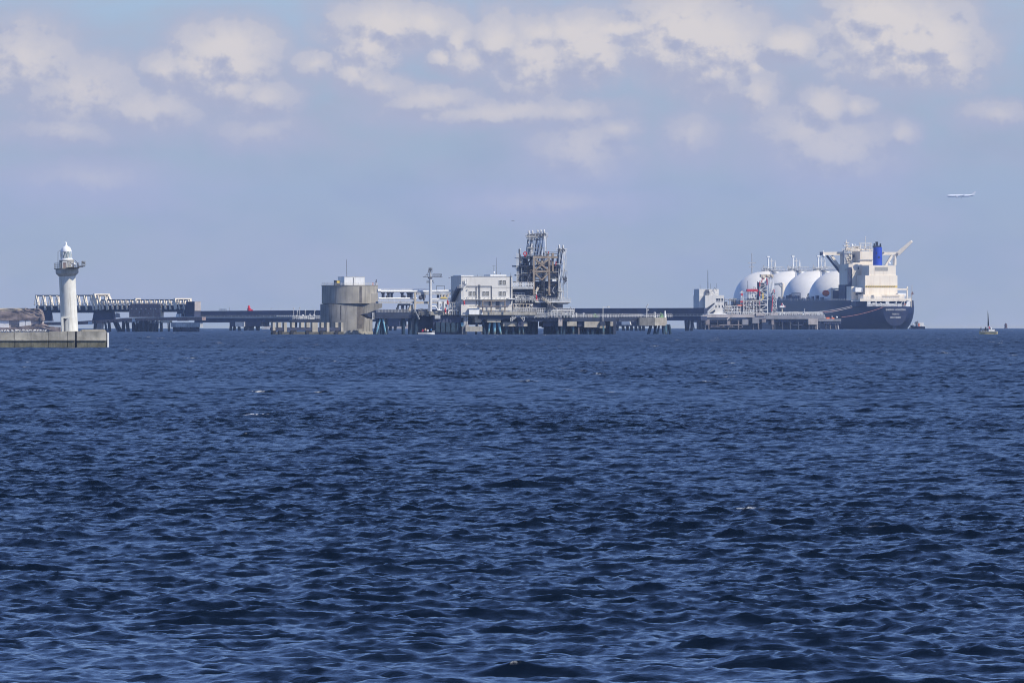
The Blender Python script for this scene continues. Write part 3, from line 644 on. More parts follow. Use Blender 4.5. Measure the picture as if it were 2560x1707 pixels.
# small platform with lamps behind it
SP = Fr(3950, 765, 10)
sp_ = thing('bollard_platform', 'small dark platform with thin lamp poles and pale fittings left of the round tower', 'platform', SP.q(0, SP.sea, 0))
part(sp_, 'deck', m_navy, SP, ('prism', [(730, 799.5), (738, 798), (790, 798), (803, 800), (803, 806), (730, 806)], 0, 7)); part(sp_, 'railing', m_lgrey, SP, ('rail', 732, 800, 790.5, 798.5, .3, 14, .7, 2), ('rail', 732, 800, 789.5, 797.5, 6, 14, .7, 2))
part(sp_, 'fittings', m_lgrey, SP, ('box', 748, 768, 791, 798, 1, 3), ('box', 770, 787, 792.5, 798, 2, 4), ('ball', 757, 788.5, 2, 2.6), ('ball', 741, 790, 2, 2.2), ('ball', 776, 789, 3, 2.4), ('bar', (770, 792, 2), (776, 783, 2), 1.2), ('ball', 785, 788, 2, 3))
part(sp_, 'pile', m_pilec, SP, ('bar', (740, 804, 2), (738, 842, 2), 7, None, 8)); part(sp_, 'pile', m_pilec, SP, ('bar', (785, 804, 2), (787, 842, 2), 7, None, 8))
for x, y in ((734.3, 770), (749.3, 769.5), (743, 777), (763, 776), (786.5, 775)):
    part(sp_, 'lamp_pole', m_lgrey, SP, ('bar', (x, y + 1, .6), (x, 799, .6), 1.), ('ball', x, y, .6, 1.5), ('bar', (x, y + 3, .6), (x + 2.4, y + 1, .6), .8))

# round concrete tower
RT = Fr(3850, 866, 12)
rt = thing('round_tower', 'large round stained concrete tower with an overhanging upper drum and white rooftop house', 'tower', RT.q(0, RT.sea, 10))
cd = 65 * RT.s
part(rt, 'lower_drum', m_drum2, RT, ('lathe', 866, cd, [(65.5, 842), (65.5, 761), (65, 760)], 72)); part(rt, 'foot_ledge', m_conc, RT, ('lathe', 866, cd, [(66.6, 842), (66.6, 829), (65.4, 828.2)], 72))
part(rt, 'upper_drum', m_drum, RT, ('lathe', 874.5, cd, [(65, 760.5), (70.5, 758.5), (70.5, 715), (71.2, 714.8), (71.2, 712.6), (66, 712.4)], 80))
part(rt, 'corbel_box', m_drum, RT, ('box', 905, 944, 734, 757, 1.2, 9)); part(rt, 'bracket', m_drum2, RT, ('prism', [(903, 757), (955.5, 757), (955.5, 769), (914, 784.5), (905, 784.5)], 1.0, 12))
part(rt, 'stair_recess', m_dgrey, RT, ('bar', (887.5, 717, -.25), (888.5, 757, -.25), 1.3))
def stain(name, x0, x1, y0, y1, cx, r, mt):
    a0, a1 = (math.degrees(math.acos((x - cx) / r)) for x in (x0, x1))
    part(rt, name, mt, RT, ('lathe', cx, cd, [(r, y1), (r, y0)], 6, -a0, -a1))
m_stain = M('dark_water_stain', (.12, .11, .10), .9, .3, .6, (.24, .22, .19), .5)
stain('water_stain', 885, 892, 716, 757, 874.5, 70.58, m_stain); stain('water_stain', 880, 899, 763, 822, 866, 65.58, m_stain); stain('water_stain', 838, 841, 764, 800, 866, 65.58, m_stain)
rh = part(rt, 'rooftop_house', m_white, RT, ('box', 861, 912, 692.2, 713, 3, 14)); part(rh, 'panel_joint', m_dgrey, RT, ('box', 883.2, 884.4, 694, 713, 2.9, 3.05)); part(rh, 'roof_edge', m_lgrey, RT, ('box', 860.6, 912.4, 691.6, 692.6, 2.9, 14.1))
part(rt, 'winch_box', m_navy, RT, ('box', 838.5, 851, 701, 713, 3.2, 6)); part(rt, 'yellow_panel', m_yell, RT, ('box', 842, 849, 702, 708, 3.0, 3.2))
rr = []
for i in range(30):
    a0, a1 = 12 * i, 12 * i + 12
    f1 = lambda a: (874.5 + 69.5 * math.cos(rad(a)), 69.5 * RT.s * math.sin(rad(a)) + cd)
    (xa, da), (xb, dbb) = f1(a0), f1(a1)
    rr += [('bar', (xa, 706.5, da), (xa, 713, da), .6), ('bar', (xa, 706.6, da), (xb, 706.6, dbb), .6), ('bar', (xa, 709.6, da), (xb, 709.6, dbb), .6)]
part(rt, 'roof_railing', m_lgrey, RT, *rr)
part(rt, 'mast', m_dgrey, RT, ('bar', (866.3, 648.5, 6), (867, 692, 6), .8, 1.3)); part(rt, 'beacon_lamp', m_red, RT, ('ball', 932, 708, 4, 2), ('box', 930.5, 933.5, 709, 713, 3.8, 4.4)); part(rt, 'floodlight', m_dgrey, RT, ('bar', (938, 713, 4), (942, 700, 4), 1), ('bar', (938, 703, 4), (942, 706, 4), 2), ('ball', 941, 700, 4, 1.6))

# pipe bridge from the tower to the building
pb = thing('pipe_bridge', 'white insulated pipe bridge spanning from the round tower to the grey building', 'pipe bridge', Q.q(Q.u(1035), Q.z(775), 4))
part(pb, 'upper_pipe', m_white, Q, ('bar', (946, 728.2, 4), (1065, 728.2, 4), 6, None, 12), ('bar', (1062, 728.2, 4), (1128, 727, 4), 5.2, None, 12), ('bar', (944, 727, 3.6), (952, 727, 3.6), 9, None, 12))
part(pb, 'lower_pipe', m_white, Q, ('bar', (946, 746, 3.6), (1042, 746, 3.6), 4.6, None, 12), ('bar', (1075, 747.5, 3.6), (1128, 746.5, 3.6), 3.2, None, 10))
part(pb, 'top_rail', m_lgrey, Q, ('bar', (948, 723, 4), (1072, 723, 4), 1), *[('bar', (x, 723, 4), (x, 727, 4), .9) for x in range(950, 1070, 12)])
part(pb, 'walkway', m_grey, Q, ('box', 946, 1036, 753.5, 758.6, 2.6, 6)); part(pb, 'walkway_railing', m_lgrey, Q, ('rail', 946, 1036, 748.6, 754, 2.6, 18, .8, 2), ('rail', 1076, 1128, 750, 755, 2.4, 10, .8, 2))
for x, w_ in ((957, 4.5), (971, 3.5), (979, 3.5), (1005, 4), (1021, 4.5), (1028, 4), (1056, 8), (1095, 3)): part(pb, 'pipe_hanger', m_navy, Q, ('box', x, x + w_, 731.5, 745, 4, 5.5), ('box', x - 1.5, x + w_ + 2, 731, 734, 3.8, 5.6))
part(pb, 'valve', m_dgrey, Q, ('ball', 1052, 744, 3.6, 6), ('bar', (1060, 737, 3.6), (1060, 752, 3.6), 5, None, 10), ('ball', 967, 741.5, 3.6, 3), ('ball', 1012, 741, 3.6, 3.4))
part(pb, 'roof_beam', m_grey, Q, ('box', 1042, 1128, 731.5, 737, 3.2, 6), ); part(pb, 'cream_beam', m_beige, Q, ('box', 1036, 1072, 754, 759.5, 2.2, 5), ('box', 1076, 1128, 754.5, 758, 2.6, 5))
part(pb, 'trapeze', m_yell, Q, ('prism', [(1100, 746), (1104, 742.5), (1114, 742.5), (1121, 746)], 2.8, 3.2))
for x in (1102, 1110, 1118): part(pb, 'pipe_shoe', m_beige, Q, ('prism', [(x, 742), (x + 5, 742), (x + 3.5, 736.5), (x + 1.5, 736.5)], 3, 4.4))
part(pb, 'post', m_beige, Q, ('box', 1036, 1040.5, 731, 773, 2, 2.7), label='cream painted support post'); part(pb, 'goalpost', m_dgrey, Q, ('bar', (1091, 714.6, 4), (1111, 714.6, 4), 1.2), ('bar', (1091, 714.6, 4), (1091, 725, 4), 1), ('bar', (1111, 714.6, 4), (1111, 725, 4), 1))

# access trestle between the round tower and the platform
at_ = thing('access_trestle', 'dark navy access trestle with a railing under the pipe bridge', 'trestle', Q.q(Q.u(990), Q.sea, 4))
part(at_, 'deck', m_navy, Q, ('box', 938, 1048, 781, 796, 3, 9), ('prism', [(912, 786), (940, 781), (940, 790), (930, 796)], 3, 9)); part(at_, 'railing', m_grey, Q, ('rail', 942, 1036, 773.5, 781.5, 3.1, 26, .8, 3))
part(at_, 'pipe_frame', m_navy, Q, ('box', 1000, 1026, 759.5, 764, 3, 6), ('box', 1004.5, 1010, 763, 782, 3.4, 4.2), ('box', 1016, 1018.5, 763, 782, 3.4, 4.2), ('box', 994, 997, 764, 782, 3.6, 4.2), ('ball', 993, 771, 3.5, 3)); part(at_, 'chute', m_beige, Q, ('prism', [(1021, 777), (1022, 771), (1026, 764), (1032, 761), (1034, 777)], 3, 4))
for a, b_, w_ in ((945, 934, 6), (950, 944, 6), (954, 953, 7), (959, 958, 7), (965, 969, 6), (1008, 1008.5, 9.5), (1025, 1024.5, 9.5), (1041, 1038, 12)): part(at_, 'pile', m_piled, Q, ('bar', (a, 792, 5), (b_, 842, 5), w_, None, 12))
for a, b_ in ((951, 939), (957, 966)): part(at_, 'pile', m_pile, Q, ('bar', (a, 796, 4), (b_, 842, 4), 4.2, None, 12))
part(at_, 'pile_cap', m_cap, Q, ('prism', [(957, 809), (963, 809), (963, 794), (959, 792)], 4, 7)); part(at_, 'gangway', m_grey, Q, ('prism', [(1037, 777), (1040, 777), (1050, 797), (1047, 798)], 1.4, 2.2), ('rail', 1037, 1047, 772, 777, 1.3, 4, .8, 2, None, 20))
part(at_, 'ladder', m_lgrey, Q, ('bar', (931, 781, 2.6), (931, 799, 2.6), .9), ('bar', (935, 781, 2.6), (935, 799, 2.6), .9), *[('bar', (931, 782 + 3 * k, 2.6), (935, 782 + 3 * k, 2.6), .8) for k in range(6)])

# ---- main platform
mp = thing('loading_platform', 'broad steel and concrete loading platform on blue piles carrying the grey building', 'platform', Q.q(0, Q.sea, 8))
part(mp, 'rear_screen', m_piled, Q, ('box', 1206, 1345, 800, 843, 15, 15.6), ('box', 1360, 1536, 803, 843, 14, 14.6))  # dark backing sheets stand in for the shade under the decks
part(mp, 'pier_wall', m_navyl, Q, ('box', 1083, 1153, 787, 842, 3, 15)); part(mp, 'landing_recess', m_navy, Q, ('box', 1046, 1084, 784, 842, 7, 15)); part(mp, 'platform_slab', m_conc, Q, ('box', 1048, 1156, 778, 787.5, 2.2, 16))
for x in range(1090, 1152, 13): part(mp, 'cladding_panel', m_piled, Q, ('prism', [(x, 806), (x + 9, 806), (x + 10, 830), (x - 1, 830)], 2.2, 3))
part(mp, 'hanging_cladding', m_grey, Q, ('box', 1087, 1101, 788, 797, 2.1, 2.9)); part(mp, 'hatch', m_pile, Q, ('box', 1153.5, 1163, 806, 815, 1.5, 3))
part(mp, 'deck', m_conc, Q, ('box', 1196, 1341, 779.5, 787.4, -.6, 22), label='weathered concrete deck edge'); part(mp, 'deck_slab', m_grey, Q, ('box', 1152, 1198, 786.6, 790.5, 1.4, 18))
part(mp, 'girder', m_navy, Q, ('box', 1198, 1290, 787.4, 797, .4, 20)); part(mp, 'girder', m_navy, Q, ('box', 1292, 1545, 794, 803.5, 1.5, 18)); part(mp, 'crosshead', m_navy, Q, ('box', 1156, 1200, 796, 812, 5, 16)); part(mp, 'lower_bracing', m_navy, Q, ('box', 1200, 1342, 803, 812, 12, 14), ('box', 1358, 1540, 803, 819, 11, 13))  # navy on the girders stands in for shade below the overhang
for a, b_, y0, y1, mt, d in ((1188, 1203, 791, 806.5, m_cap, 1.6), (1218, 1252, 797.3, 805.6, m_cap, 1), (1258, 1318.5, 805, 815.8, m_cap, 1.8), (1396, 1406, 795, 815, m_pink, 1.0), (1418, 1442, 803.8, 815, m_cap, 1.4), (1444, 1461, 803.8, 816, m_navyl, 2.4), (1461, 1500, 803.8, 818.5, m_cap, 1.4), (1497, 1514, 805, 820, m_cap, 2.6), (1526, 1533, 803.8, 815, m_cap, 1.4), (1358, 1396, 803.8, 816, m_navyl, 3)):
    part(mp, 'pile_cap', mt, Q, ('box', a, b_, y0, y1, d, d + 5))
part(mp, 'cap_shadow_post', m_navyl, Q, ('prism', [(1296, 803.5), (1310, 803.5), (1309, 816), (1294, 816)], 1.0, 1.8)); part(mp, 'end_column', m_navy, Q, ('box', 1533.5, 1540.5, 803, 842, 1.5, 8))  # navy block on the cap stands in for its shaded stretch
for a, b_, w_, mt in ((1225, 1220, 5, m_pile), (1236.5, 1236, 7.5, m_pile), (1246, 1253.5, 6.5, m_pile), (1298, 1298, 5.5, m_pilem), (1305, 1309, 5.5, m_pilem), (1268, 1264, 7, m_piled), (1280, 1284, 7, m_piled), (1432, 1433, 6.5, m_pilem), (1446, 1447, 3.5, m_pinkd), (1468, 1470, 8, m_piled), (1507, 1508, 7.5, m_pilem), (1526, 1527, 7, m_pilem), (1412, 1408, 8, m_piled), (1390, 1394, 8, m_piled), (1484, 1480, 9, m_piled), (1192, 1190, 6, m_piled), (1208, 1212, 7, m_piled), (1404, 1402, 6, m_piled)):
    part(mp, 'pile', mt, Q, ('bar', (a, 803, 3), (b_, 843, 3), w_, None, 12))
for d in (8, 13):
    for x in list(range(1212, 1344, 11)) + list(range(1362, 1536, 11)): part(mp, 'pile', m_piled, Q, ('bar', (x + random.uniform(-2, 2), 800, d), (x + random.uniform(-5, 5), 843, d), 7, None, 8))
part(mp, 'boat_landing', m_conc, Q, ('box', 1164, 1206, 816, 829, -.5, 3)); part(mp, 'landing_leg', m_dgrey, Q, ('bar', (1166, 828, 0), (1166, 843, 0), 2.6), ('bar', (1204, 828, 0), (1204, 843, 0), 2.6), ('box', 1155, 1164, 815, 843, .3, 2))
part(mp, 'landing_box', m_pink, Q, ('box', 1164, 1172, 812, 816, .2, 1.4), ('ball', 1196, 813.5, .6, 2))
part(mp, 'access_ladder', m_lgrey, Q, *[('bar', (x, 775, .6), (x, 816, .6), .9) for x in (1160, 1164.5, 1169)], *[('bar', (1160, 776 + 2.6 * k, .6), (1169, 776 + 2.6 * k, .6), .7) for k in range(16)])
part(mp, 'walkway_railing', m_lgrey, Q, ('rail', 1202, 1292, 773.5, 779.6, -.5, 22, .8, 2), ('rail', 1286, 1342, 770, 779.5, -.6, 12, 1.0, 3)); part(mp, 'stair', m_lgrey, Q, ('bar', (1276, 803, .2), (1297, 788, .2), 2.2), ('rail', 1276, 1297, 795, 803, -.1, 5, 1, 2, None, -15), ('bar', (1297, 787, 0), (1310, 803, 0), 1.2), ('bar', (1280, 788, -.2), (1280, 804, -.2), 1.2), ('rail', 1297, 1311, 778, 787, -.1, 3, 1, 2, None, 14))
part(mp, 'deck_railing', m_lgrey, Q, ('rail', 1436, 1545, 785.5, 794, 1.6, 28, .7, 2), ('rail', 1312, 1436, 786.5, 794, 1.4, 30, .9, 2), ('rail', 1300, 1545, 786, 794, 15, 40, .7, 2))
# raised decks on the right
part(mp, 'upper_deck', m_lgrey, Q, ('box', 1338, 1428, 752.6, 756.4, 1, 14), label='pale raised deck edge'); part(mp, 'upper_railing', m_lgrey, Q, ('rail', 1344, 1427, 745.8, 752.8, 1, 18, .9, 2), ('rail', 1344, 1427, 745.8, 752.8, 13.5, 18, .8, 2)); part(mp, 'deck_flare', m_grey, Q, ('prism', [(1393, 756.4), (1426, 756.4), (1418, 760.5), (1398, 761)], 2, 11))
part(mp, 'pedestal', m_dgrey, Q, ('box', 1382, 1407, 756.4, 773, 3, 10)); part(mp, 'middle_deck', m_grey, Q, ('box', 1342, 1436, 780.2, 785, .6, 15)); part(mp, 'middle_railing', m_lgrey, Q, ('rail', 1342, 1436, 770.5, 780.4, .7, 20, 1.0, 3)); part(mp, 'shade_room', m_navy, Q, ('box', 1300, 1382, 752, 780, 5, 14)); part(mp, 'blast_wall', m_navyl, Q, ('box', 1325, 1352, 758, 773, 2, 4))
part(mp, 'stair', m_beige, Q, ('bar', (1355, 747, .6), (1376, 762, .6), 4), ('rail', 1355, 1376, 741, 748, .2, 5, 1, 2, None, 15), ('bar', (1378, 762, .4), (1392, 772, .4), 1.6))
part(mp, 'legs', m_dgrey, Q, *[('bar', (x, 785, 2), (x, 795, 2), 2.4) for x in (1345, 1372, 1398, 1418, 1433)])

# ---- grey building
bd = thing('control_building', 'pale grey three-storey terminal building with curtained windows and a shaded left side', 'building', Q.q(Q.u(1217), Q.z(790), 7))
part(bd, 'wall', m_wall, Q, ('box', 1153, 1281, 691.4, 787.5, 0, 12.4)); part(bd, 'roof_edge', m_grey, Q, ('box', 1152.4, 1281.6, 690.2, 691.6, -.1, 12.6)); part(bd, 'parapet', m_white, Q, ('box', 1152.6, 1184, 688.2, 690.2, .4, 10), ('box', 1226, 1266, 686.4, 690.2, .4, 8))
part(bd, 'wall_seam', m_dgrey, Q, ('box', 1153, 1281, 718.3, 719.1, -.04, .05)); part(bd, 'corner_pipe', m_dgrey, Q, ('bar', (1277.3, 688, -.2), (1277.3, 759, -.2), 1.6), ('bar', (1277, 682, -.2), (1277, 690, -.2), .7))
for a, y0 in ((1248, 701), (1173, 729), (1206.3, 729), (1248, 729)):
    wn = part(bd, 'window', m_wgl, Q, ('box', a, a + 16.4, y0, y0 + 10.6, -.06, .06))
    part(wn, 'curtain', m_blind, Q, *[('box', a + p0, a + p1, y0 + 1.6, y0 + 9.8, -.09, -.05) for p0, p1 in ((1, 2.8), (4.2, 6.4), (9.6, 11.2), (12.4, 15))]); part(wn, 'frame', m_lgrey, Q, ('box', a - .7, a + 17.1, y0 + 10.6, y0 + 11.6, -.14, .05), ('box', a + 7.5, a + 8.7, y0, y0 + 10.6, -.13, .05), ('box', a - .7, a, y0 - .2, y0 + 10.8, -.13, .05), ('box', a + 16.4, a + 17.1, y0 - .2, y0 + 10.8, -.13, .05), ('box', a - .7, a + 17.1, y0 - .8, y0, -.13, .05))
sx_ = Q.u(1153); 
def side(z0, z1, d0, d1, t=.07):
    m = MB(Q); a, b_ = sx_ - t, sx_ + .05; l, h_ = Q.z(z1), Q.z(z0)
    m.hexa([Q.q(a, l, d0), Q.q(b_, l, d0), Q.q(b_, h_, d0), Q.q(a, h_, d0), Q.q(a, l, d1), Q.q(b_, l, d1), Q.q(b_, h_, d1), Q.q(a, h_, d1)]); return m
sw = side(725, 737.5, 7, 11).build('side_window', m_wgl, bd)
part(bd, 'side_stair', m_lgrey, Q, ('box', 1149, 1162, 717.6, 719.6, -1.4, .0), ('bar', (1160, 718, -1.2), (1168, 711, -1.2), 2.2), ('rail', 1149, 1160, 712, 718, -1.4, 4, .7, 2), ('bar', (1158, 719, -1.2), (1158, 752, -1.2), 1.6))
st = MB(Q); P0, P1 = Q.q(sx_ - .7, Q.z(719), .5), Q.q(sx_ - .7, Q.z(756), 9); st.tube(P0, P1, .55, None, 4); st.build('outside_stair', m_navyl, bd)
part(bd, 'exhaust_pipe', m_white, Q, ('bar', (1163, 697.5, -.7), (1163, 711, -.7), 2.8, None, 10), ('bar', (1167.2, 697.5, -.7), (1167.2, 711, -.7), 2.8, None, 10), ('box', 1161.5, 1168.7, 708.6, 709.6, -1, .0))
part(bd, 'conduit', m_dgrey, Q, ('bar', (1166, 715.2, -.15), (1229.5, 715.2, -.15), .9), ('bar', (1191, 717, -.15), (1191, 763, -.15), 1.4), ('bar', (1229, 715.2, -.15), (1229, 763, -.15), 1.5), ('bar', (1197.3, 711, -.2), (1197.3, 768, -.2), .9), ('bar', (1200, 711, -.2), (1200, 768, -.2), .9), *[('bar', (1197.3, 713 + 4 * k, -.2), (1200, 713 + 4 * k, -.2), .8) for k in range(14)])
part(bd, 'awning', m_lgrey, Q, ('box', 1156, 1276, 748.2, 749.2, -1.3, .0), *[('bar', (x, 743.2, -.1), (x - 2, 748.6, -1.2), .9) for x in range(1163, 1276, 10)])
part(bd, 'wall_lamp', m_white, Q, ('ball', 1169.5, 723, -.4, 1.7), ('ball', 1169.5, 742, -.4, 1.5), ('ball', 1270, 725.5, -.3, .9))
part(bd, 'door', m_dgrey, Q, ('box', 1239.5, 1249, 753.5, 773, -.1, .05)); part(bd, 'door', m_dgrey, Q, ('box', 1222, 1228, 753.5, 766, -.1, .05))
part(bd, 'portal', m_rust, Q, *[('box', a, a + 2.4, 752.5, 780, -1.6, -1.2) for a in (1206, 1227, 1261.5)], ('box', 1206, 1264, 751.4, 753.2, -1.7, -1.1), label='dark steel portal in front of the ground floor')
part(bd, 'pipe_run', m_rust, Q, ('bar', (1172, 765.8, -1.9), (1286, 765.8, -1.9), 1.8)); part(bd, 'porch_roof', m_white, Q, ('box', 1271, 1287, 745.6, 748.2, -2.2, .0))
part(bd, 'tv_aerial', m_dgrey, Q, ('bar', (1234.6, 664, 4), (1234.6, 688, 4), .6), ('bar', (1231, 665, 4), (1238.5, 665, 4), .6)); part(bd, 'dish', m_white, Q, ('ball', 1235.3, 681, 3.6, 2.6, 1.1)); part(bd, 'whip_antenna', m_dgrey, Q, ('bar', (1241.2, 644, 4), (1241.4, 688, 4), .5, .9)); part(bd, 'roof_vent', m_dgrey, Q, ('bar', (1250.5, 682, 3), (1250.5, 688, 3), 1.4), ('bar', (1192.5, 685, 3), (1194, 690, 3), .6), ('bar', (1126, 695, 0), (1121, 694, 0), 1.2))
# annex deck right of the building
ax = thing('gallery_annex', 'railed gallery over a dark bay joining the building to the loading tower', 'gallery', Q.q(Q.u(1308), Q.z(752), 6))
part(ax, 'slab', m_grey, Q, ('box', 1281.6, 1333, 716, 722.4, .4, 12)); part(ax, 'dark_bay', m_navy, Q, ('box', 1281.8, 1332, 722.4, 752, 2.4, 11)); part(ax, 'railing', m_white, Q, ('rail', 1282, 1333, 705.8, 716.2, .5, 13, 1.1, 3), ('rail', 1282, 1333, 705.8, 716.2, 11, 13, .9, 3)); part(ax, 'frame', m_lgrey, Q, ('rail', 1282, 1312, 732.5, 741, 2, 4, .9, 2))

# ---- loading arm tower
lt = thing('loading_tower', 'rusty cross-braced steel tower with dark decks holding the tall loading arms', 'tower', Q.q(Q.u(1350), Q.z(750), 7))
part(lt, 'front_frame', m_rust, Q, ('box', 1332.5, 1337, 640.2, 737, 1.4, 2), ('box', 1371.2, 1375.6, 646, 737, 1.4, 2), ('box', 1332.5, 1394, 640, 645.6, 1.3, 2.1), ('box', 1337, 1371.2, 676.2, 681, 1.4, 2), label='rusty front portal of the tower')
part(lt, 'front_brace', m_rust, Q, ('bar', (1338, 648, 1.7), (1370, 675, 1.7), 4.2), ('bar', (1370.5, 648, 1.75), (1338, 675, 1.75), 4.2), ('bar', (1337.5, 683, 1.7), (1354, 700, 1.7), 3.6), ('bar', (1371, 683, 1.7), (1354, 700, 1.7), 3.6))
part(lt, 'rear_post', m_rust, Q, ('box', 1380, 1384.6, 632, 678, 2.2, 2.9)); part(lt, 'top_rail', m_lgrey, Q, ('box', 1346, 1369, 647, 648.6, 2.6, 2.9), ('bar', (1340, 655, 3), (1346, 655, 3), 1.4))
for a, b_ in ((1304, 1302), (1328, 1326), (1394, 1398), (1355, 1355)): part(lt, 'column', m_navy, Q, ('bar', (a, 641, 7), (b_, 752, 7), 5))
for y, x0, x1 in ((641, 1318, 1334), (663.5, 1300, 1394), (686, 1306, 1394), (703, 1302, 1396), (728, 1334, 1398)): part(lt, 'deck', m_navy, Q, ('box', x0, x1, y, y + 3.4, 2.6, 12))
part(lt, 'vessel', m_navy, Q, ('lathe', 1312, 6, [(5, 645), (7, 647), (7.5, 658), (7.5, 700), (5, 704)], 18)); part(lt, 'vessel', m_navy, Q, ('lathe', 1325, 8, [(4, 662), (6.5, 665), (6.5, 712)], 16)); part(lt, 'vessel', m_dgrey, Q, ('lathe', 1386, 7, [(4, 660), (6.5, 663), (6.5, 704)], 16)); part(lt, 'machinery', m_navy, Q, ('box', 1338, 1394, 703, 752, 4.5, 12), ('box', 1302, 1316, 664, 704, 6, 11), ('ball', 1352, 706, 3, 5), ('ball', 1366, 712, 3, 5), ('box', 1340, 1358, 734, 750, 3, 6), ('box', 1380, 1396, 664, 706, 5, 10))
part(lt, 'brace', m_navy, Q, ('bar', (1316, 664, 4), (1332, 642, 4), 3), ('bar', (1316, 686, 4), (1332, 704, 4), 3), ('bar', (1376, 686, 4), (1394, 664, 4), 3), ('bar', (1376, 690, 4), (1394, 704, 4), 3), ('bar', (1340, 705, 3), (1394, 728, 3), 3), ('bar', (1392, 705, 3), (1340, 728, 3), 3)); part(lt, 'lit_pipework', m_beige, Q, ('prism', [(1319, 699), (1322, 686), (1325, 686), (1326, 699)], 3.6, 4.2), ('bar', (1352, 712, 3.4), (1366, 713, 3.4), 5), ('bar', (1368, 728, 3.2), (1376, 738, 3.2), 4), ('bar', (1345, 718, 3), (1337, 735, 3), 6), ('box', 1340, 1372, 652, 664, 4.4, 5), ('bar', (1356, 722, 3.4), (1374, 724, 3.4), 3))
part(lt, 'white_tank', m_white, Q, ('box', 1381, 1391, 698, 706, 3, 5), ('bar', (1354, 670, 3), (1354, 678, 3), 3), ('bar', (1354, 684, 3), (1354, 692, 3), 4)); part(lt, 'hose_reel', m_red, Q, ('ring', 1313, 634, 4, 4, 2.4, 12), ('ball', 1313, 640, 4, 3), ('ball', 1376, 652, 3.4, 2.4), ('bar', (1377, 650, 3), (1377, 664, 3), 1.4), ('bar', (1390, 654, 3), (1389, 664, 3), 2)); part(lt, 'warning_lamp', m_red, Q, ('bar', (1371, 629, 4), (1370, 640, 4), 2.2), ('ball', 1371, 630, 4, 2)); part(lt, 'hose', m_white, Q, ('path', [(1386, 717, 1.6), (1382.5, 722, 1.6), (1382, 728, 1.6), (1384, 732, 1.6), (1387, 734, 1.6)], 1))
part(lt, 'top_post', m_rust, Q, ('box', 1368.5, 1372.5, 633, 641, 3, 3.7), ('bar', (1372, 634, 3.3), (1388, 634, 3.3), 1.2))
def tangle(parent, name, mat, fr, x0, x1, y0, y1, d0, d1, n, seed, ws=(.9, 1.4, 2.2)):
    rd = random.Random(seed); L_ = []; x, y, d = (x0 + x1) / 2, (y0 + y1) / 2, (d0 + d1) / 2
    for k in range(n):
        i = rd.random(); X_, Y_, D_ = x, y, d
        if i < .42: Y_ = rd.uniform(y0, y1)
        elif i < .75: X_ = rd.uniform(x0, x1)
        elif i < .85: D_ = rd.uniform(d0, d1)
        else: X_, Y_ = min(x1, max(x0, x + rd.uniform(-.15, .15) * (x1 - x0))), min(max(y0, y1), max(min(y0, y1), y + rd.uniform(-.15, .15) * (y1 - y0)))
        L_.append(('bar', (x, y, d), (X_, Y_, D_), rd.choice(ws), None, 6)); x, y, d = X_, Y_, D_
        if rd.random() < .15: L_.append(('ball', x, y, d, rd.uniform(1., 1.8) * ws[-1] / 2, 1, 8))
    m = ops(fr, *L_); return m.build(name, mat, parent)
tangle(lt, 'grey_pipework', m_grey, Q, 1302, 1396, 648, 748, 1.8, 4.5, 75, 21, (.8, 1.1, 1.6)); tangle(lt, 'brown_pipework', m_rust, Q, 1302, 1394, 646, 746, 1.9, 5, 60, 22, (1, 1.6, 2.6)); tangle(lt, 'dark_pipework', m_dgrey, Q, 1300, 1398, 630, 748, 1.7, 5, 70, 23, (1, 1.6, 2.4)); tangle(lt, 'upper_pipework', m_grey, Q, 1306, 1374, 614, 644, 3, 8, 40, 24, (.8, 1.2, 2)); tangle(lt, 'apex_gear', m_lgrey, Q, 1314, 1368, 586, 600, 3.4, 8, 36, 25, (.7, 1., 1.4)); tangle(lt, 'apex_gear', m_dgrey, Q, 1314, 1370, 584, 602, 3.2, 8, 34, 26, (.7, 1.2)); tangle(lt, 'side_pipework', m_lgrey, Q, 1388, 1418, 640, 746, 2.6, 5, 46, 27, (.7, 1, 1.5))
lad = thing('ladder_tower', 'slim caged ladder tower with a lamp on top beside the loading tower', 'ladder', Q.q(Q.u(1297), Q.z(716), 5))
part(lad, 'post', m_dgrey, Q, ('box', 1298, 1300.4, 622, 716, 4.4, 5.2), ('bar', (1301, 635, 4.8), (1300.5, 716, 4.8), 1)); part(lad, 'cage', m_lgrey, Q, *[('bar', (x, 631 if x < 1294 else 634, d), (x, 716, d), .8) for x in (1291.6, 1294.2, 1296.8) for d in (3.9, 5.4)], *[('bar', (1291.6, 634 + 4.2 * k, d), (1297, 634 + 4.2 * k, d), .6) for k in range(20) for d in (3.9, 5.4)]); part(lad, 'landing', m_dgrey, Q, *[('box', 1290.6, 1300, y, y + 1.4, 3.7, 5.6) for y in (644, 670)]); part(lad, 'lamp', m_white, Q, ('ball', 1300.4, 623.5, 4.6, 1.9), ('bar', (1300.4, 624, 4.6), (1300.4, 634, 4.6), .8)); part(lad, 'side_platform', m_lgrey, Q, ('box', 1300.5, 1308, 648, 661, 5, 5.5), ('rail', 1300.5, 1309, 676, 704, 4.8, 3, .8, 4))

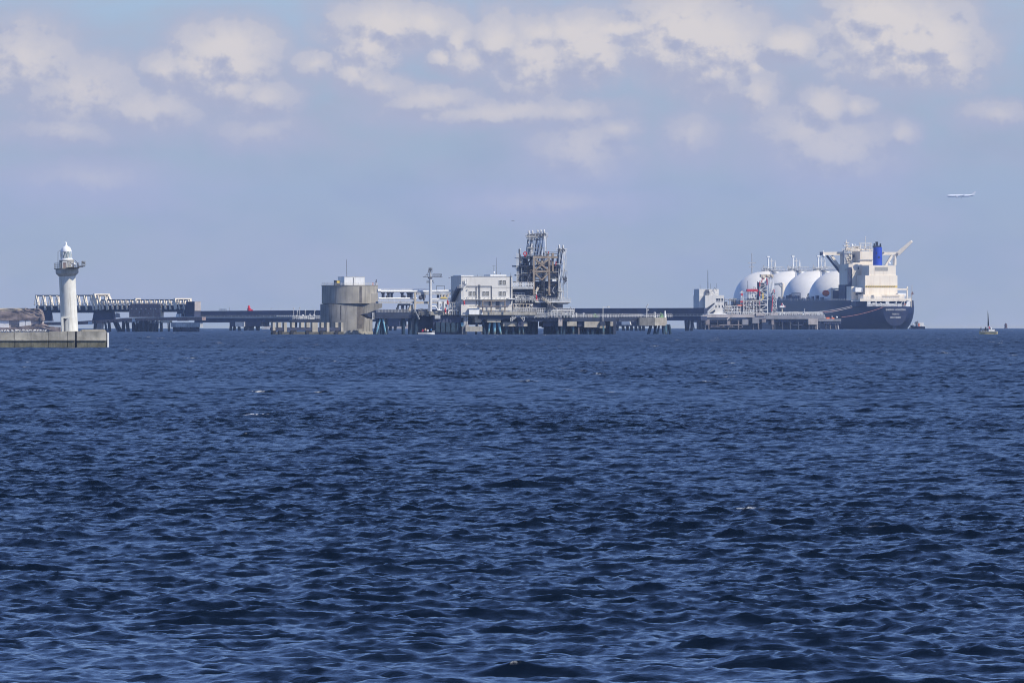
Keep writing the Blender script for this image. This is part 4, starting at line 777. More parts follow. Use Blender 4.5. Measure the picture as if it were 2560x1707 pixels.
def loading_arm(label, ax_, ay, bx, by, d, dark, rise=None):
    """marine loading arm folded upright: riser, inboard arm, sheave wheel at the apex, outboard arm hanging back down"""
    t = thing('marine_loader', label, 'loading arm', Q.q(Q.u(bx), Q.z(by + 10), d), 'loading arms')
    part(t, 'riser', m_grey, Q, ('bar', (bx, by, d), (bx, by + (rise or 12), d), 4, None, 10))
    part(t, 'inboard_boom', m_grey if dark else m_dome, Q, ('bar', (ax_ + .6, ay, d), (bx + .6, by, d), 2.6, 3.2, 10))
    part(t, 'truss', m_dgrey, Q, ('bar', (ax_ - 2.2, ay + 2, d + .6), (bx - 3.6, by, d + .6), 1.9), *[('bar', (ax_ + (bx - ax_) * k / 6 - 2.6, ay + (by - ay) * k / 6, d + .4), (ax_ + (bx - ax_) * (k + 1) / 6, ay + (by - ay) * (k + 1) / 6, d + .3), .7) for k in range(6)])
    part(t, 'outboard_boom', m_white, Q, ('bar', (ax_ + 2.6, ay + 1, d - .8), (bx + 9, by - 3, d - .8), 2., None, 8), ('bar', (ax_ + 2.6, ay + 1, d - .8), (ax_ + 1, ay + 1, d - .2), 2.4))
    part(t, 'balance_cable', m_grey, Q, ('bar', (ax_ + 6, ay + 3, d - .6), (bx + 12, by - 8, d - .6), .7))
    part(t, 'sheave_wheel', m_dgrey, Q, ('ring', ax_ - .5, ay + 3.4, d - 1.0, 4.0, 1.3, 14), ('bar', (ax_ - 4, ay + 3.4, d - 1), (ax_ + 3.5, ay + 3.4, d - 1), .8), ('bar', (ax_ - .5, ay - 1, d - 1), (ax_ - .5, ay + 7.4, d - 1), .8), ('bar', (ax_ - .5, ay + 3.4, d - 1), (ax_ - .5, ay + 3.4, d), 1.4))
    part(t, 'apex_head', m_lgrey, Q, ('lathe', ax_ - 1, d, [(2.2, ay + 1), (2.8, ay - 5), (2.2, ay - 8.6), (1, ay - 10.2)], 12))
    part(t, 'apex_frame', m_lgrey, Q, ('bar', (ax_ - 9, ay - .6, d), (ax_ + 9, ay - .6, d), 1), ('bar', (ax_ - 7, ay + 9, d), (ax_ + 7, ay + 9, d), 1.1), ('bar', (ax_ - 9, ay - .6, d), (ax_ - 6, ay + 9, d), .9), ('bar', (ax_ + 9, ay - .6, d), (ax_ + 6.5, ay + 9, d), .9), ('bar', (ax_ - 6, ay + 9, d), (ax_ + 7, ay - .6, d), .7))
    return t
for i, (a, bx, d, dk) in enumerate(((1323, 1318, 9, 1), (1332, 1326, 7.6, 1), (1345, 1340, 6, 0), (1353, 1346, 5, 0), (1361, 1353.5, 4, 0))):
    t = loading_arm(['dark leftmost loading arm of the tall cluster above the rusty tower', 'dark loading arm second from the left in the tall cluster', 'pale middle loading arm of the tall cluster', 'pale loading arm second from the right in the tall cluster', 'brightest white loading arm, rightmost of the tall cluster'][i], a, 585.5 - i * .6, bx, 640, d, dk)
    if dk: part(t, 'counterweight_fin', m_lgrey, Q, ('prism', [(a - 2.4, 602), (a + 2.6, 616), (a - .5, 636), (a - 8.5, 636)], d - 1.6, d - 1.3))
t = loading_arm('darker left arm of the lower loading arm pair beside the tower', 1399, 621, 1390, 692, 6, 1, 50); t = loading_arm('white right arm of the lower loading arm pair beside the tower', 1408.5, 622, 1397, 702, 4, 0, 40)
part(t, 'column', m_lgrey, Q, ('box', 1393, 1402, 700, 748, 4.6, 6), ('bar', (1400, 688, 4), (1404, 748, 4), 2.4)); part(t, 'coupler', m_dgrey, Q, ('box', 1408, 1416, 694, 699, 3, 4.4), ('bar', (1412, 672, 3.5), (1414, 706, 3.5), 1.6), ('bar', (1409, 694, 3), (1411, 710, 3), 1.6), ('bar', (1414, 708.5, 3), (1419, 708.5, 3), 1), ('bar', (1406, 690, 3), (1417, 703, 3), 1.6), ('ring', 1413, 696, 3.2, 4, 1.2, 10)); part(t, 'hanging_cables', m_lgrey, Q, ('bar', (1413, 626, 3.4), (1412.5, 690, 3.4), .7), ('bar', (1416, 640, 3.4), (1418, 690, 3.4), .6), ('bar', (1411, 650, 3.2), (1410, 690, 3.2), .9))

# ---- navigation / radar mast
rm = thing('signal_mast', 'grey tubular signal mast with a wide lattice crosstree left of the building', 'mast', Q.q(Q.u(1075.5), Q.z(778), 1))
part(rm, 'column', m_lgrey, Q, ('bar', (1076, 696, .8), (1076, 778, .8), 7.2, 8.4, 14), ('bar', (1072.3, 760, .8), (1072.3, 778, .8), 3.5, None, 10)); part(rm, 'upper_post', m_grey, Q, ('bar', (1075.5, 671, .8), (1076, 696, .8), 3.6, 6, 10), ('bar', (1077.2, 673, .7), (1077.2, 690, .7), 2)); part(rm, 'crosstree', m_dgrey, Q, ('box', 1060, 1106, 692, 693.4, .2, 1.6), ('rail', 1082, 1104, 685, 692, .3, 9, .7, 2), ('rail', 1082, 1104, 685, 692, 1.5, 9, .7, 2), ('bar', (1061, 692, .8), (1072, 680, .8), .7), ('bar', (1068, 690, .8), (1073, 675, .8), .7), ('bar', (1066, 688, .8), (1072, 688, .8), 1.4), ('bar', (1104, 686, .8), (1100, 692, .8), 1), ('box', 1072, 1081, 693.4, 697, .2, 1.4))
part(rm, 'top_frame', m_dgrey, Q, ('rail', 1071, 1080.5, 670.5, 681, .3, 3, .7, 2), ('bar', (1072, 676, .6), (1075, 668.5, .6), .8), ('bar', (1077, 668.5, .6), (1080, 676, .6), .8), ('ring', 1076, 674, .4, 2.6, .8, 8)); part(rm, 'side_bracket', m_dgrey, Q, ('rail', 1067, 1071.5, 701, 708, .6, 2, .7, 2), ('bar', (1081, 703, .6), (1085, 708, .6), 1), ('ball', 1082, 703, .6, 1.8))

# ---- loose kit on the platforms
for i, (x, y0, y1, d, lb) in enumerate(((1119, 750, 763, -.2, 'red fire monitor with white nozzle beside the two white cabinets'), (1160.5, 751, 764, -1.6, 'red fire monitor at the left front corner of the grey building'), (1113.3, 769.5, 784, 1.2, 'red fire monitor at the end of the bent white pipe'), (1152.5, 767.5, 783.5, 1.0, 'red fire monitor right of the pipe manifold'), (1341, 736.5, 752, .2, 'tall red fire monitor with white lance in front of the loading tower'))):
    t = thing('fire_monitor', lb, 'fire monitor', Q.p(x, y1, d), 'red fire monitors')
    part(t, 'post', m_red, Q, ('bar', (x - .6, y0, d), (x + .6, y1, d), 3., 4.4, 10), ('ball', x, (y0 + y1) / 2 - 1, d, 2.6, 1.5)); part(t, 'nozzle', m_white, Q, ('bar', (x, y0 + 1, d), (x + 1, y0 - (16 if i == 4 else 2), d), 1.2), ('ball', x + .4, y1 - 1, d - .3, 1.4))
solo('bent_pipe', m_white, Q, 'thick white pipe with a raised bend on the platform left of the building', 'pipe', ('path', [(1077, 777, 1.4), (1078, 766, 1.4), (1087, 765, 1.4), (1091, 769, 1.4), (1094, 775.6, 1.4), (1112, 776, 1.4)], 3.4, 10))
solo('white_pipe', m_white, Q, 'short white pipe bend beside the pipe manifold', 'pipe', ('path', [(1120.5, 784, 1), (1122, 777, 1), (1130, 776, 1)], 3, 10))
for x, lb in ((1096.5, 'white equipment cabinet nearer the signal mast'), (1110.5, 'white equipment cabinet nearer the grey building')):
    t = thing('equipment_cabinet', lb, 'cabinet', Q.p(x + 4, 772, 2), 'white equipment cabinets'); part(t, 'body', m_white, Q, ('box', x, x + 7.4, 754, 776, 1.8, 4)); part(t, 'door', m_lgrey, Q, ('box', x + 3.4, x + 6.4, 759, 769, 1.7, 1.8)); part(t, 'meter', m_dgrey, Q, ('box', x + 4, x + 6.8, 760.5, 762, 1.62, 1.7))
solo('storage_container', m_white, Q, 'plain white container standing on the deck under the building wall', 'container', ('box', 1173, 1198.5, 772, 786.4, -1.2, 1.2), ('box', 1172.4, 1199, 770.6, 772.1, -1.3, 1.3))
t = thing('storage_tank', 'small round pale tank at the right end of the white container', 'tank', Q.p(1203, 786, -.5)); part(t, 'shell', m_lgrey, Q, ('lathe', 1203, -.3, [(4.5, 786.4), (4.5, 775), (3, 773.5)], 16)); part(t, 'band', m_grey, Q, ('lathe', 1203, -.3, [(4.8, 780.5), (4.8, 779)], 16))
def manifold(label, x0, x1, y0, y1, d, n, mats, seed, Q=Q, grp='pipe manifolds on the platform'):
    rd = random.Random(seed); t = thing('pipe_manifold', label, 'pipework', Q.q(Q.u((x0 + x1) / 2), Q.z(y1), d), grp)
    fr_ = []
    for k in range(n):
        x = rd.uniform(x0, x1); yy = rd.uniform(y0, y1 - 4); dd = d + rd.uniform(0, 2)
        fr_.append(('bar', (x, yy, dd), (x, y1, dd), rd.choice((.9, 1.2, 1.8)), None, 6))
        if rd.random() < .75: fr_.append(('bar', (x, yy, dd), (min(x1, max(x0, x + rd.choice((-1, 1)) * rd.uniform(4, 14))), yy, dd), rd.choice((.9, 1.2, 1.7)), None, 6))
    part(t, 'pipes', mats[0], Q, *fr_)
    part(t, 'support_frame', mats[1], Q, ('rail', x0, x1, y0 + 1, y1, d - .2, max(3, int((x1 - x0) / 8)), 1.1, 3), ('rail', x0, x1, y0 + 3, y1, d + 2.2, max(3, int((x1 - x0) / 8)), 1.1, 2))
    vs = []
    for k in range(max(3, n // 4)): vs.append(('ball', rd.uniform(x0, x1), rd.uniform(y0 + 2, y1 - 2), d - .1, rd.uniform(1., 2.)))
    part(t, 'valves', mats[2], Q, *vs); return t
manifold('dense pale pipe manifold between the bent pipe and the building', 1121, 1151, 755, 787, 1.2, 34, (m_lgrey, m_grey, m_dgrey), 1)
manifold('tangled pipes on the dark platform below the signal mast', 1046, 1076, 772, 790, 2, 22, (m_grey, m_dgrey, m_dgrey), 2)
manifold('pipework rack under the right gallery beside the red lance', 1288, 1340, 738, 756, .6, 34, (m_lgrey, m_grey, m_white), 3)
manifold('pipework along the deck edge below the middle stairs', 1284, 1332, 758, 787, -.2, 26, (m_lgrey, m_beige, m_white), 4)
manifold('pale pipes and posts under the raised right deck', 1370, 1434, 774, 794, .2, 34, (m_lgrey, m_lgrey, m_white), 5)
manifold('row of small valves standing along the deck railing', 1302, 1370, 786, 795, .8, 26, (m_lgrey, m_grey, m_lgrey), 6)
solo('gas_bottle_rack', m_dgrey, Q, 'dark green rack of round bottles by the stair under the raised deck', 'rack', *[('lathe', x, .2, [(2.2, 773), (2.2, 761), (1.2, 759.6)], 10) for x in (1371, 1375.5, 1380)], ('box', 1368, 1383, 772.4, 774, -.3, .8), ('rail', 1368, 1383, 763, 773, -.3, 3, .8, 2))
solo('machinery_skid', m_green, Q, 'green mooring winch skid at the right edge of the middle deck', 'winch', ('box', 1408, 1432, 789, 794.4, 2, 4), ('ball', 1414, 787.4, 3, 3.4), ('ball', 1424, 788, 3, 3), ('bar', (1405, 786, 3), (1430, 791, 3), 2))
for i, (x, y, mt, w_, lb) in enumerate(((1440.5, 784, m_white, 3, 'white capped bollard first along the right deck'), (1459, 784, m_white, 3, 'white capped bollard second along the right deck'), (1519, 787, m_lgrey, 3, 'small pale bollard beside the single lamp post'))):
    t = thing('bollard', lb, 'bollard', Q.p(x, 794, 2.4), 'deck bollards'); part(t, 'stem', mt, Q, ('bar', (x, y, 2.4), (x, 794.2, 2.4), w_, None, 10)); part(t, 'cap', mt, Q, ('lathe', x, 2.4, [(2.6, y + .6), (2.6, y - 1), (1.2, y - 1.6)], 12))
for i, (x0, x1, lb) in enumerate(((1484, 1494, 'green quick release hook on the right deck'),)): solo('mooring_hook', m_green, Q, lb, 'mooring hook', ('box', x0, x1, 788, 794.2, 2, 4), ('ball', x0 + 3, 786, 3, 3), ('bar', (x0 - 1, 787, 3), (x1 + 4, 791, 3), 2))
solo('deck_cabinet', m_pink, Q, 'pinkish low cabinet between the bollards on the right deck', 'cabinet', ('box', 1470, 1481, 787.6, 794.3, 2, 4), ('box', 1469.6, 1481.4, 786.6, 787.7, 1.9, 4.1), ('box', 1474, 1477, 789, 793, 1.9, 2.1))
lp = thing('lamp_post', 'tall thin lamp post with a long cross arm on the right deck', 'lamp post', Q.p(1507.5, 805, .8)); part(lp, 'pole', m_lgrey, Q, ('bar', (1507.5, 766, .8), (1507.5, 805, .8), 1.3)); part(lp, 'arm', m_lgrey, Q, ('bar', (1506.5, 766.6, .8), (1525, 766.6, .8), .9), ('bar', (1508, 769, .8), (1524, 768, .8), .6), ('box', 1519, 1524.5, 765.4, 769, .5, 1.1)); part(lp, 'bracket', m_navy, Q, ('box', 1501, 1512, 804, 815, .4, 1.3))
# right mooring dolphin
DD = Fr(3860, 1650, 28)
do_ = thing('mooring_dolphin', 'faceted concrete mooring dolphin on raking dark piles at the right end of the walkway', 'dolphin', DD.q(0, DD.sea, 3))
def poly_prism(fr, pts, y0, y1):
    m = MB(fr); n = len(pts); v = [fr.q(u, fr.z(y), d) for y in (y1, y0) for u, d in pts]
    m.add(v, [tuple(range(n - 1, -1, -1)), tuple(range(n, 2 * n))] + [(i, (i + 1) % n, (i + 1) % n + n, i + n) for i in range(n)]); return m
k_ = DD.s
poly_prism(DD, [(-45 * k_, 3.2), (-16 * k_, -.4), (13 * k_, -.2), (37 * k_, 4.2), (30 * k_, 9), (-30 * k_, 9)], 793.8, 814).build('cap', m_cap, do_)
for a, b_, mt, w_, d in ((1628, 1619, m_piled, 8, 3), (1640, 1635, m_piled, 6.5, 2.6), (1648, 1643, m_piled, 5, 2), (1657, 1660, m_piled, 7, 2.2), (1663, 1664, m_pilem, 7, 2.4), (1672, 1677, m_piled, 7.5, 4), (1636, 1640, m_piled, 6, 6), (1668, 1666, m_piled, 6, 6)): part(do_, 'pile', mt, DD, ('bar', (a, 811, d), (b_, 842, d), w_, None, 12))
part(do_, 'railing', m_lgrey, DD, ('rail', 1616, 1680, 785.5, 794, 4, 14, .8, 2)); 
solo('capstan', m_lgrey, DD, 'pale capstan standing on the concrete dolphin', 'capstan', ('lathe', 1637, 4, [(2.6, 794), (1.8, 789), (1.8, 784), (3, 782.5), (3, 780.5), (1, 780)], 12)); solo('mooring_post', m_white, DD, 'tall white conical post with a red tip on the dolphin', 'post', ('lathe', 1662.5, 4, [(2.8, 794), (2, 784), (1.5, 778), (.6, 776.6)], 12)); solo('quick_hook', m_green, DD, 'green mooring hook on the dolphin between the two posts', 'mooring hook', ('box', 1651, 1659, 788, 794, 3.6, 5), ('bar', (1651, 781.5, 4), (1657, 789, 4), 2), ('ball', 1655, 787, 4, 2.6))
lp = thing('lamp_post', 'grey floodlight post with two lamps on the dolphin', 'lamp post', DD.p(1617, 794, 4)); part(lp, 'pole', m_lgrey, DD, ('bar', (1617, 766, 4), (1617, 794, 4), 1.6)); part(lp, 'floodlight', m_grey, DD, ('bar', (1616, 767, 4), (1621, 761, 4), 2.4), ('ball', 1620, 761, 4, 1.6)); part(lp, 'floodlight', m_grey, DD, ('bar', (1617, 776, 4), (1622, 775, 4), 1.6), ('ball', 1620.5, 774, 4, 1.2))
cw = thing('catwalk', 'light railed catwalk carrying pale pipes from the platform to the dolphin', 'catwalk', Q.q(Q.u(1580), Q.z(797), 3))
part(cw, 'girder', m_navy, Q, ('box', 1546, 1614, 793.4, 803, 1.6, 4)); part(cw, 'railing', m_lgrey, Q, ('rail', 1546, 1616, 785.4, 793.6, 1.7, 18, .8, 2), ('rail', 1546, 1616, 785.4, 793.6, 3.9, 18, .7, 2)); part(cw, 'pipe', m_white, Q, ('bar', (1557, 789.6, 2.2), (1610, 788.4, 2.2), 3, None, 8)); part(cw, 'valve_wheel', m_rust, Q, ('ball', 1549, 786, 2, 1.6), ('ball', 1556, 785, 2, 1.4))
# people and workboat
place(person_me(m_jdark), 'person', Q.p(1426.5, 780.2, 2.5), 40, 'person in dark clothes standing at the right end of the railed middle deck', 'person')
WB = Fr(3770, 1066, 6)
w0 = thing('work_boat', 'small open white workboat carrying four people under the platform', 'boat', WB.q(0, WB.sea, 0))
hull = []
def boat_hull(fr, x0, x1, yt, yb, beam, flip=False, sheer=1.2, n=9):
    m = MB(fr); ring = []
    for i in range(n + 1):
        t = i / n; tt = 1 - t if flip else t
        w_ = beam / 2 * (1 if tt < .55 else max(.03, math.cos((tt - .55) / .45 * math.pi / 2) ** .7)); x = x0 + (x1 - x0) * t
        y = yt - sheer * max(0, tt - .4) ** 2 * 2.6
        ring.append([fr.q(fr.u(x), fr.z(y), -w_), fr.q(fr.u(x), fr.z(yb), -w_ * .72), fr.q(fr.u(x), fr.z(yb), w_ * .72), fr.q(fr.u(x), fr.z(y), w_)])
    v = [p for r in ring for p in r]
    f = [(4 * i + j, 4 * i + j + 1, 4 * i + 5 + j, 4 * i + 4 + j) for i in range(n) for j in range(3)] + [(0, 1, 2, 3), (4 * n + 3, 4 * n + 2, 4 * n + 1, 4 * n)] + [(4 * i, 4 * i + 4, 4 * i + 7, 4 * i + 3) for i in range(n)]
    m.add(v, f); return m
boat_hull(WB, 1044.5, 1087, 832.6, 838.5, 2.2, sheer=1).build('hull', m_lgrey, w0); part(w0, 'gunwale', m_white, WB, ('bar', (1044.5, 832.6, -1.05), (1068, 832.4, -1.05), 1), ('bar', (1068, 832.4, -1.05), (1086, 831.4, -.1), 1)); part(w0, 'outboard_motor', m_black, WB, ('box', 1043, 1045.5, 829.5, 836, -.3, .3)); part(w0, 'rail', m_lgrey, WB, ('rail', 1081, 1086.5, 827, 832, -.2, 2, .6, 1))
for x, j, st_, lb, rz in ((1057, m_jred, True, 'person in a red jacket sitting in the workboat', 150), (1063.5, m_jbeige, False, 'person in a beige jacket standing in the middle of the workboat', 200), (1069.5, m_jwhite, True, 'person in white sitting in the workboat', 170), (1078, m_jblue, False, 'person in a blue jacket standing near the bow of the workboat', 110)):
    p_ = WB.p(x, 832.8 if st_ else 834, random.uniform(-.4, .4)); place(person_me(j, st_, .6), 'person', p_, rz, lb, 'person', k=1.05)
# ================================================================ far berth and the gas carrier, 6.3 - 7 km off
R = Fr(6300, 1800, 14)
m_gbl = M('weathered_grey_steel', (.21, .21, .225), .7, .2, .3)
rbd = thing('berth_building', 'pale stepped two-storey building with a shaded left side at the far berth', 'building', R.q(0, R.z(788), 8))
part(rbd, 'wall', m_wall, R, ('box', 1763, 1810, 738, 786, 0, 15)); part(rbd, 'upper_storey', m_wall, R, ('box', 1748, 1797, 722.6, 740, 4, 15), ('box', 1748, 1764, 739, 787, 3, 15)); part(rbd, 'shaded_stair_tower', m_grey, R, ('box', 1746, 1750, 722.4, 786, 9, 15.6))
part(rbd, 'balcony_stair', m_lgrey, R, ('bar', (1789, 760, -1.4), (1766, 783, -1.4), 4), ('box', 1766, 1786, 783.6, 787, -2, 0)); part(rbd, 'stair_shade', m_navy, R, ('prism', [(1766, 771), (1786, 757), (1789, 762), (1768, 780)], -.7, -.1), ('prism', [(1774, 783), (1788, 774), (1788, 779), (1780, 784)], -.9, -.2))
for x, w_ in ((1791, 5), (1797, 4), (1804, 4)): 
    wn = part(rbd, 'window', m_wgl, R, ('box', x, x + w_, 746, 752.5, -.12, .1)); part(wn, 'frame', m_lgrey, R, ('box', x - .6, x + w_ + .6, 752.4, 753.4, -.25, .1), ('box', x - .6, x + w_ + .6, 745.2, 746, -.25, .1))
for x in (1789, 1797, 1805): part(rbd, 'window', m_wgl, R, ('prism', [(x, 762), (x + 2.6, 764), (x + 2.6, 769), (x, 769)], -.12, .1))
part(rbd, 'roof_railing', m_grey, R, ('rail', 1765, 1796, 735, 738.2, .4, 8, .6, 1)); part(rbd, 'antenna_mast', m_dgrey, R, ('bar', (1769.6, 675, 4), (1769.8, 722, 4), .9, 1.8), ('bar', (1776, 708, 5), (1776, 723, 5), .6), ('bar', (1791.5, 709, 5), (1792, 723, 5), .6), ('bar', (1750, 712, 6), (1750.5, 724, 6), .6)); part(rbd, 'antenna_frame', m_dgrey, R, ('bar', (1781, 727, 3), (1787, 719, 3), .9), ('bar', (1787, 719, 3), (1792, 727, 3), .9), ('box', 1766, 1774, 724, 737, 2.6, 3.9)); part(rbd, 'dish', m_white, R, ('ball', 1773, 727, 2.2, 2), ('ball', 1786, 737, .2, 1.4)); part(rbd, 'light_strip', m_white, R, ('box', 1773, 1818, 783.6, 785.8, -1.6, .0))
bp_ = thing('far_berth', 'pale far berth platform on dark crowded piles alongside the gas carrier', 'platform', R.q(0, R.sea, 6))
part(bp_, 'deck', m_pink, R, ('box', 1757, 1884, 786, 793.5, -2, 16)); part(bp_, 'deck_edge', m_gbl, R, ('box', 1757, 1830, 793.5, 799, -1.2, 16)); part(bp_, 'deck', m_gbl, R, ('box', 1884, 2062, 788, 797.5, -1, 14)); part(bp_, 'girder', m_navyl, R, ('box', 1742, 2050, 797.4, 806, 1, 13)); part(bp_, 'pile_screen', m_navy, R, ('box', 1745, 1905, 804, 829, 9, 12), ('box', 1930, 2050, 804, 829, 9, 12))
for a, b_, y0, y1, mt, d in ((1764, 1774, 799, 812, m_pinkd, -1.4), (1856, 1871, 797, 812, m_gbl, -1.2), (1881, 1898, 793, 808, m_gbl, -1.8), (1905, 1915, 796, 806, m_pinkd, -1), (1929, 1935, 796, 812, m_pinkd, -.6), (2021, 2045, 797, 811.5, m_pink, -2), (2046, 2103, 797, 803, m_gbl, -1), (2060, 2102, 803, 809, m_navyl, -.4), (1818, 1826, 799, 815, m_pinkd, -.6), (1844, 1848, 799, 813, m_pinkd, -.6)): part(bp_, 'pile_cap', mt, R, ('box', a, b_, y0, y1, d, d + 6))
for a, b_, mt in [(1764, 1763, m_pink), (1771, 1772, m_pinkd), (1823, 1820, m_pinkd), (1846, 1846, m_pinkd), (1882, 1884, m_pinkd), (1894, 1897, m_pinkd), (1931, 1932, m_pinkd), (1936, 1937, m_pilec), (2024, 2022, m_pinkd), (2031, 2032, m_pinkd), (2037, 2040, m_pinkd), (2041, 2044, m_pink), (2075, 2076, m_pinkd), (2088, 2090, m_pinkd), (2093, 2097, m_pink), (2065, 2064, m_pilec), (1720, 1713, m_navy), (1727, 1728, m_navy), (1731, 1737, m_navy), (1955, 1956, m_pilec), (1975, 1976, m_pilec), (1995, 1996, m_pilec), (1745, 1744, m_navy), (1752, 1755, m_navy)]:
    part(bp_, 'pile', mt, R, ('bar', (a, 800, .6), (b_, 829, .6), 3.4, None, 8))
part(bp_, 'landing', m_grey, R, ('box', 1741, 1757, 797, 801, -1, 4), ('bar', (1727, 773, 2), (1727, 800, 2), 5), ('ball', 1729, 773.5, 2, 2)); part(bp_, 'deck_railing', m_lgrey, R, ('rail', 1885, 2058, 782.5, 788.4, -.8, 36, .9, 2), ('rail', 1818, 1884, 780.5, 786.5, -1.8, 14, .9, 2))
part(bp_, 'frame_rail', m_beige, R, ('rail', 1811, 1851, 768, 781, .5, 10, 1, 4), ('box', 1811, 1850, 776, 778.4, .2, .8)); part(bp_, 'white_column', m_white, R, ('bar', (1841.5, 768, .2), (1841.5, 787, .2), 2.4)); part(bp_, 'crosswalk_stair', m_pink, R, ('bar', (1817, 799, -2), (1832, 786, -2), 3)); part(bp_, 'red_mats', m_orange, R, ('box', 2066, 2074, 793, 797.4, 0, 3), ('box', 2080, 2086, 794, 797.4, 0, 3)); part(bp_, 'winches', m_white, R, ('ball', 2092, 793, 0, 2.6), ('ball', 2080, 791.5, 1, 1.6), ('bar', (2060, 786, 1), (2064, 797, 1), 1.2), ('bar', (2057, 789, 1), (2062, 796, 1), 2)); part(bp_, 'winch_shed', m_navyl, R, ('box', 1856, 1898, 757, 787, 6, 13), ('box', 1888, 1903, 738, 787, 4, 9))
part(bp_, 'pipe_rack', m_lgrey, R, ('rail', 1858, 1885, 776, 787, -.6, 6, 1.4, 3), ('box', 1875, 1885, 774, 776, -.6, 1), ('ball', 1872, 769, 0, 2), ('bar', (1878, 758, 3), (1878, 787, 3), 1.2), ('bar', (1888, 762, 3), (1888, 787, 3), 1.2)); part(bp_, 'tower_base', m_pink, R, ('box', 1890, 1912, 783, 789.5, -1.6, 2), ('box', 1926, 1945, 782, 788, -1, 4))
for lb, a_, b_, c_, d_, n_, sd_ in (('pale pipework on the far berth beside its building', 1812, 1852, 764, 787, 26, 31), ('pipework below the red gangway at the far berth', 1858, 1900, 750, 788, 40, 32), ('low fittings along the far berth deck before the hull', 1940, 2056, 779, 789, 34, 33)): manifold(lb, a_, b_, c_, d_, -.6, n_, (m_pink, m_lgrey, m_white), sd_, R, 'far berth pipework')
tangle(bp_, 'under_deck_bracing', m_pinkd, R, 1760, 1900, 797, 820, -1., 3, 26, 41, (.8, 1.2, 2)); tangle(bp_, 'under_deck_bracing', m_navyl, R, 1905, 2050, 796, 814, -.6, 2, 26, 42, (1, 1.6, 2.6)); tangle(bp_, 'berth_gear', m_grey, R, 1810, 1862, 746, 768, 6, 12, 40, 43, (1, 1.5, 2.4)); tangle(bp_, 'berth_gear', m_dgrey, R, 1808, 1864, 744, 786, 7, 14, 50, 44, (1.2, 2, 3.4)); tangle(bp_, 'berth_gear', m_lgrey, R, 1866, 1900, 732, 760, 3, 6, 36, 45, (.8, 1.2, 1.8))
t = thing('warning_mast', 'red and white banded lattice mast on an orange platform at the far berth', 'mast', R.p(1855, 764, 1)); part(t, 'lattice', m_white, R, ('lattice', 1853.6, 1857, 728, 1851.5, 1859, 762, .6, 1.6, 5, .8, 1.1)); part(t, 'red_band', m_red, R, ('box', 1853, 1857.6, 733.5, 739, .4, 1.8), ('bar', (1855.2, 726, 1), (1855.2, 733, 1), 1.4), ('box', 1851.5, 1858.8, 752, 756, .4, 1.8)); part(t, 'crosstree', m_lgrey, R, ('box', 1849.5, 1861, 730, 732, .4, 1.6)); part(t, 'platform', m_orange, R, ('box', 1844, 1861, 762, 765, -.4, 3)); part(t, 'platform_arm', m_dgrey, R, ('prism', [(1834, 765), (1846, 762), (1846, 766), (1834, 767)], -.2, 2.4))
t = thing('gangway', 'bright red boxed gangway beam on white slanting legs beside the far loading tower', 'gangway', R.p(1882, 788, 2)); part(t, 'beam', m_red, R, ('box', 1868, 1895.5, 722.6, 729.2, 1, 3.4)); part(t, 'leg', m_white, R, *[('bar', (x, 729, 2), (x + s, 747, 2), 1.7) for x, s in ((1872, 2.5), (1876.5, 3.5), (1881, 5), (1884, 4.5), (1892.5, -1.5))]); part(t, 'lower_frame', m_navyl, R, ('box', 1870, 1896, 745, 787, 3, 5)); part(t, 'pole', m_dgrey, R, ('bar', (1869.4, 702, 1.6), (1869.8, 787, 1.6), 1, 1.4)); part(t, 'top_fittings', m_rust, R, ('bar', (1885, 716, 2), (1885, 723, 2), 1.6), ('bar', (1889, 718, 2), (1889, 723, 2), 1.2), ('ball', 1880, 721.5, 2, 1))
t = thing('loading_tower', 'white and red lattice loading tower standing before the gas carrier tanks', 'tower', R.p(1910, 788, 3)); part(t, 'lattice', m_lgrey, R, ('lattice', 1900, 1917.5, 701, 1899, 1919, 787, 1, 5, 7, 1.5, 2.2)); part(t, 'red_leg', m_red, R, *[('bar', (1899.6 - k * .1, 704 + 24 * k, .6), (1899.4 - k * .1, 716 + 24 * k, .6), 2.2) for k in range(3)], ('bar', (1917.6, 699, .7), (1917.7, 712, .7), 2.2), ('bar', (1905.5, 697, 1), (1904, 706, 1), 2), ('bar', (1916, 695, 1), (1917, 704, 1), 2)); part(t, 'top_machinery', m_beige, R, ('box', 1902, 1934, 686, 693, 1.6, 4), ('ball', 1908, 694, 2, 5), ('ball', 1918, 690, 2, 4.6), ('ball', 1928, 689, 2, 4)); part(t, 'core', m_dgrey, R, ('box', 1903, 1914, 707, 735, 2.6, 4.4), ('box', 1899, 1918, 755, 757.5, .8, 5.2), ('box', 1904, 1912, 760, 786, 2.6, 4)); part(t, 'side_post', m_navyl, R, ('bar', (1897, 706, 3), (1896.5, 787, 3), 3.2), ('bar', (1894, 704, 3.4), (1894, 748, 3.4), 2))
part(t, 'valve_gear', m_yell, R, ('box', 1906, 1909, 733, 748, .8, 1.4), ('ball', 1903, 750, .9, 1.4))
for i in range(4):
    x = 1922 + i * 3.4; d = 2 + i * .4
    t = thing('marine_loader', 'white loading arm on the far lattice tower, ' + ['leftmost of four', 'second of four', 'third of four', 'rightmost of four'][i], 'loading arm', R.p(x + 4, 738, d), 'far loading arms'); part(t, 'inboard_boom', m_white, R, ('bar', (x - 1, 692, d), (x + 3, 735, d), 1.8, None, 8)); part(t, 'outboard_boom', m_lgrey, R, ('bar', (x - 1, 692, d + .4), (x - 6 if i < 2 else x + 3.6, 706 if i < 2 else 730, d + .5), 1.5, None, 8)); part(t, 'sheave', m_dgrey, R, ('ring', x - 1, 692, d - .3, 1.8, .8, 8))
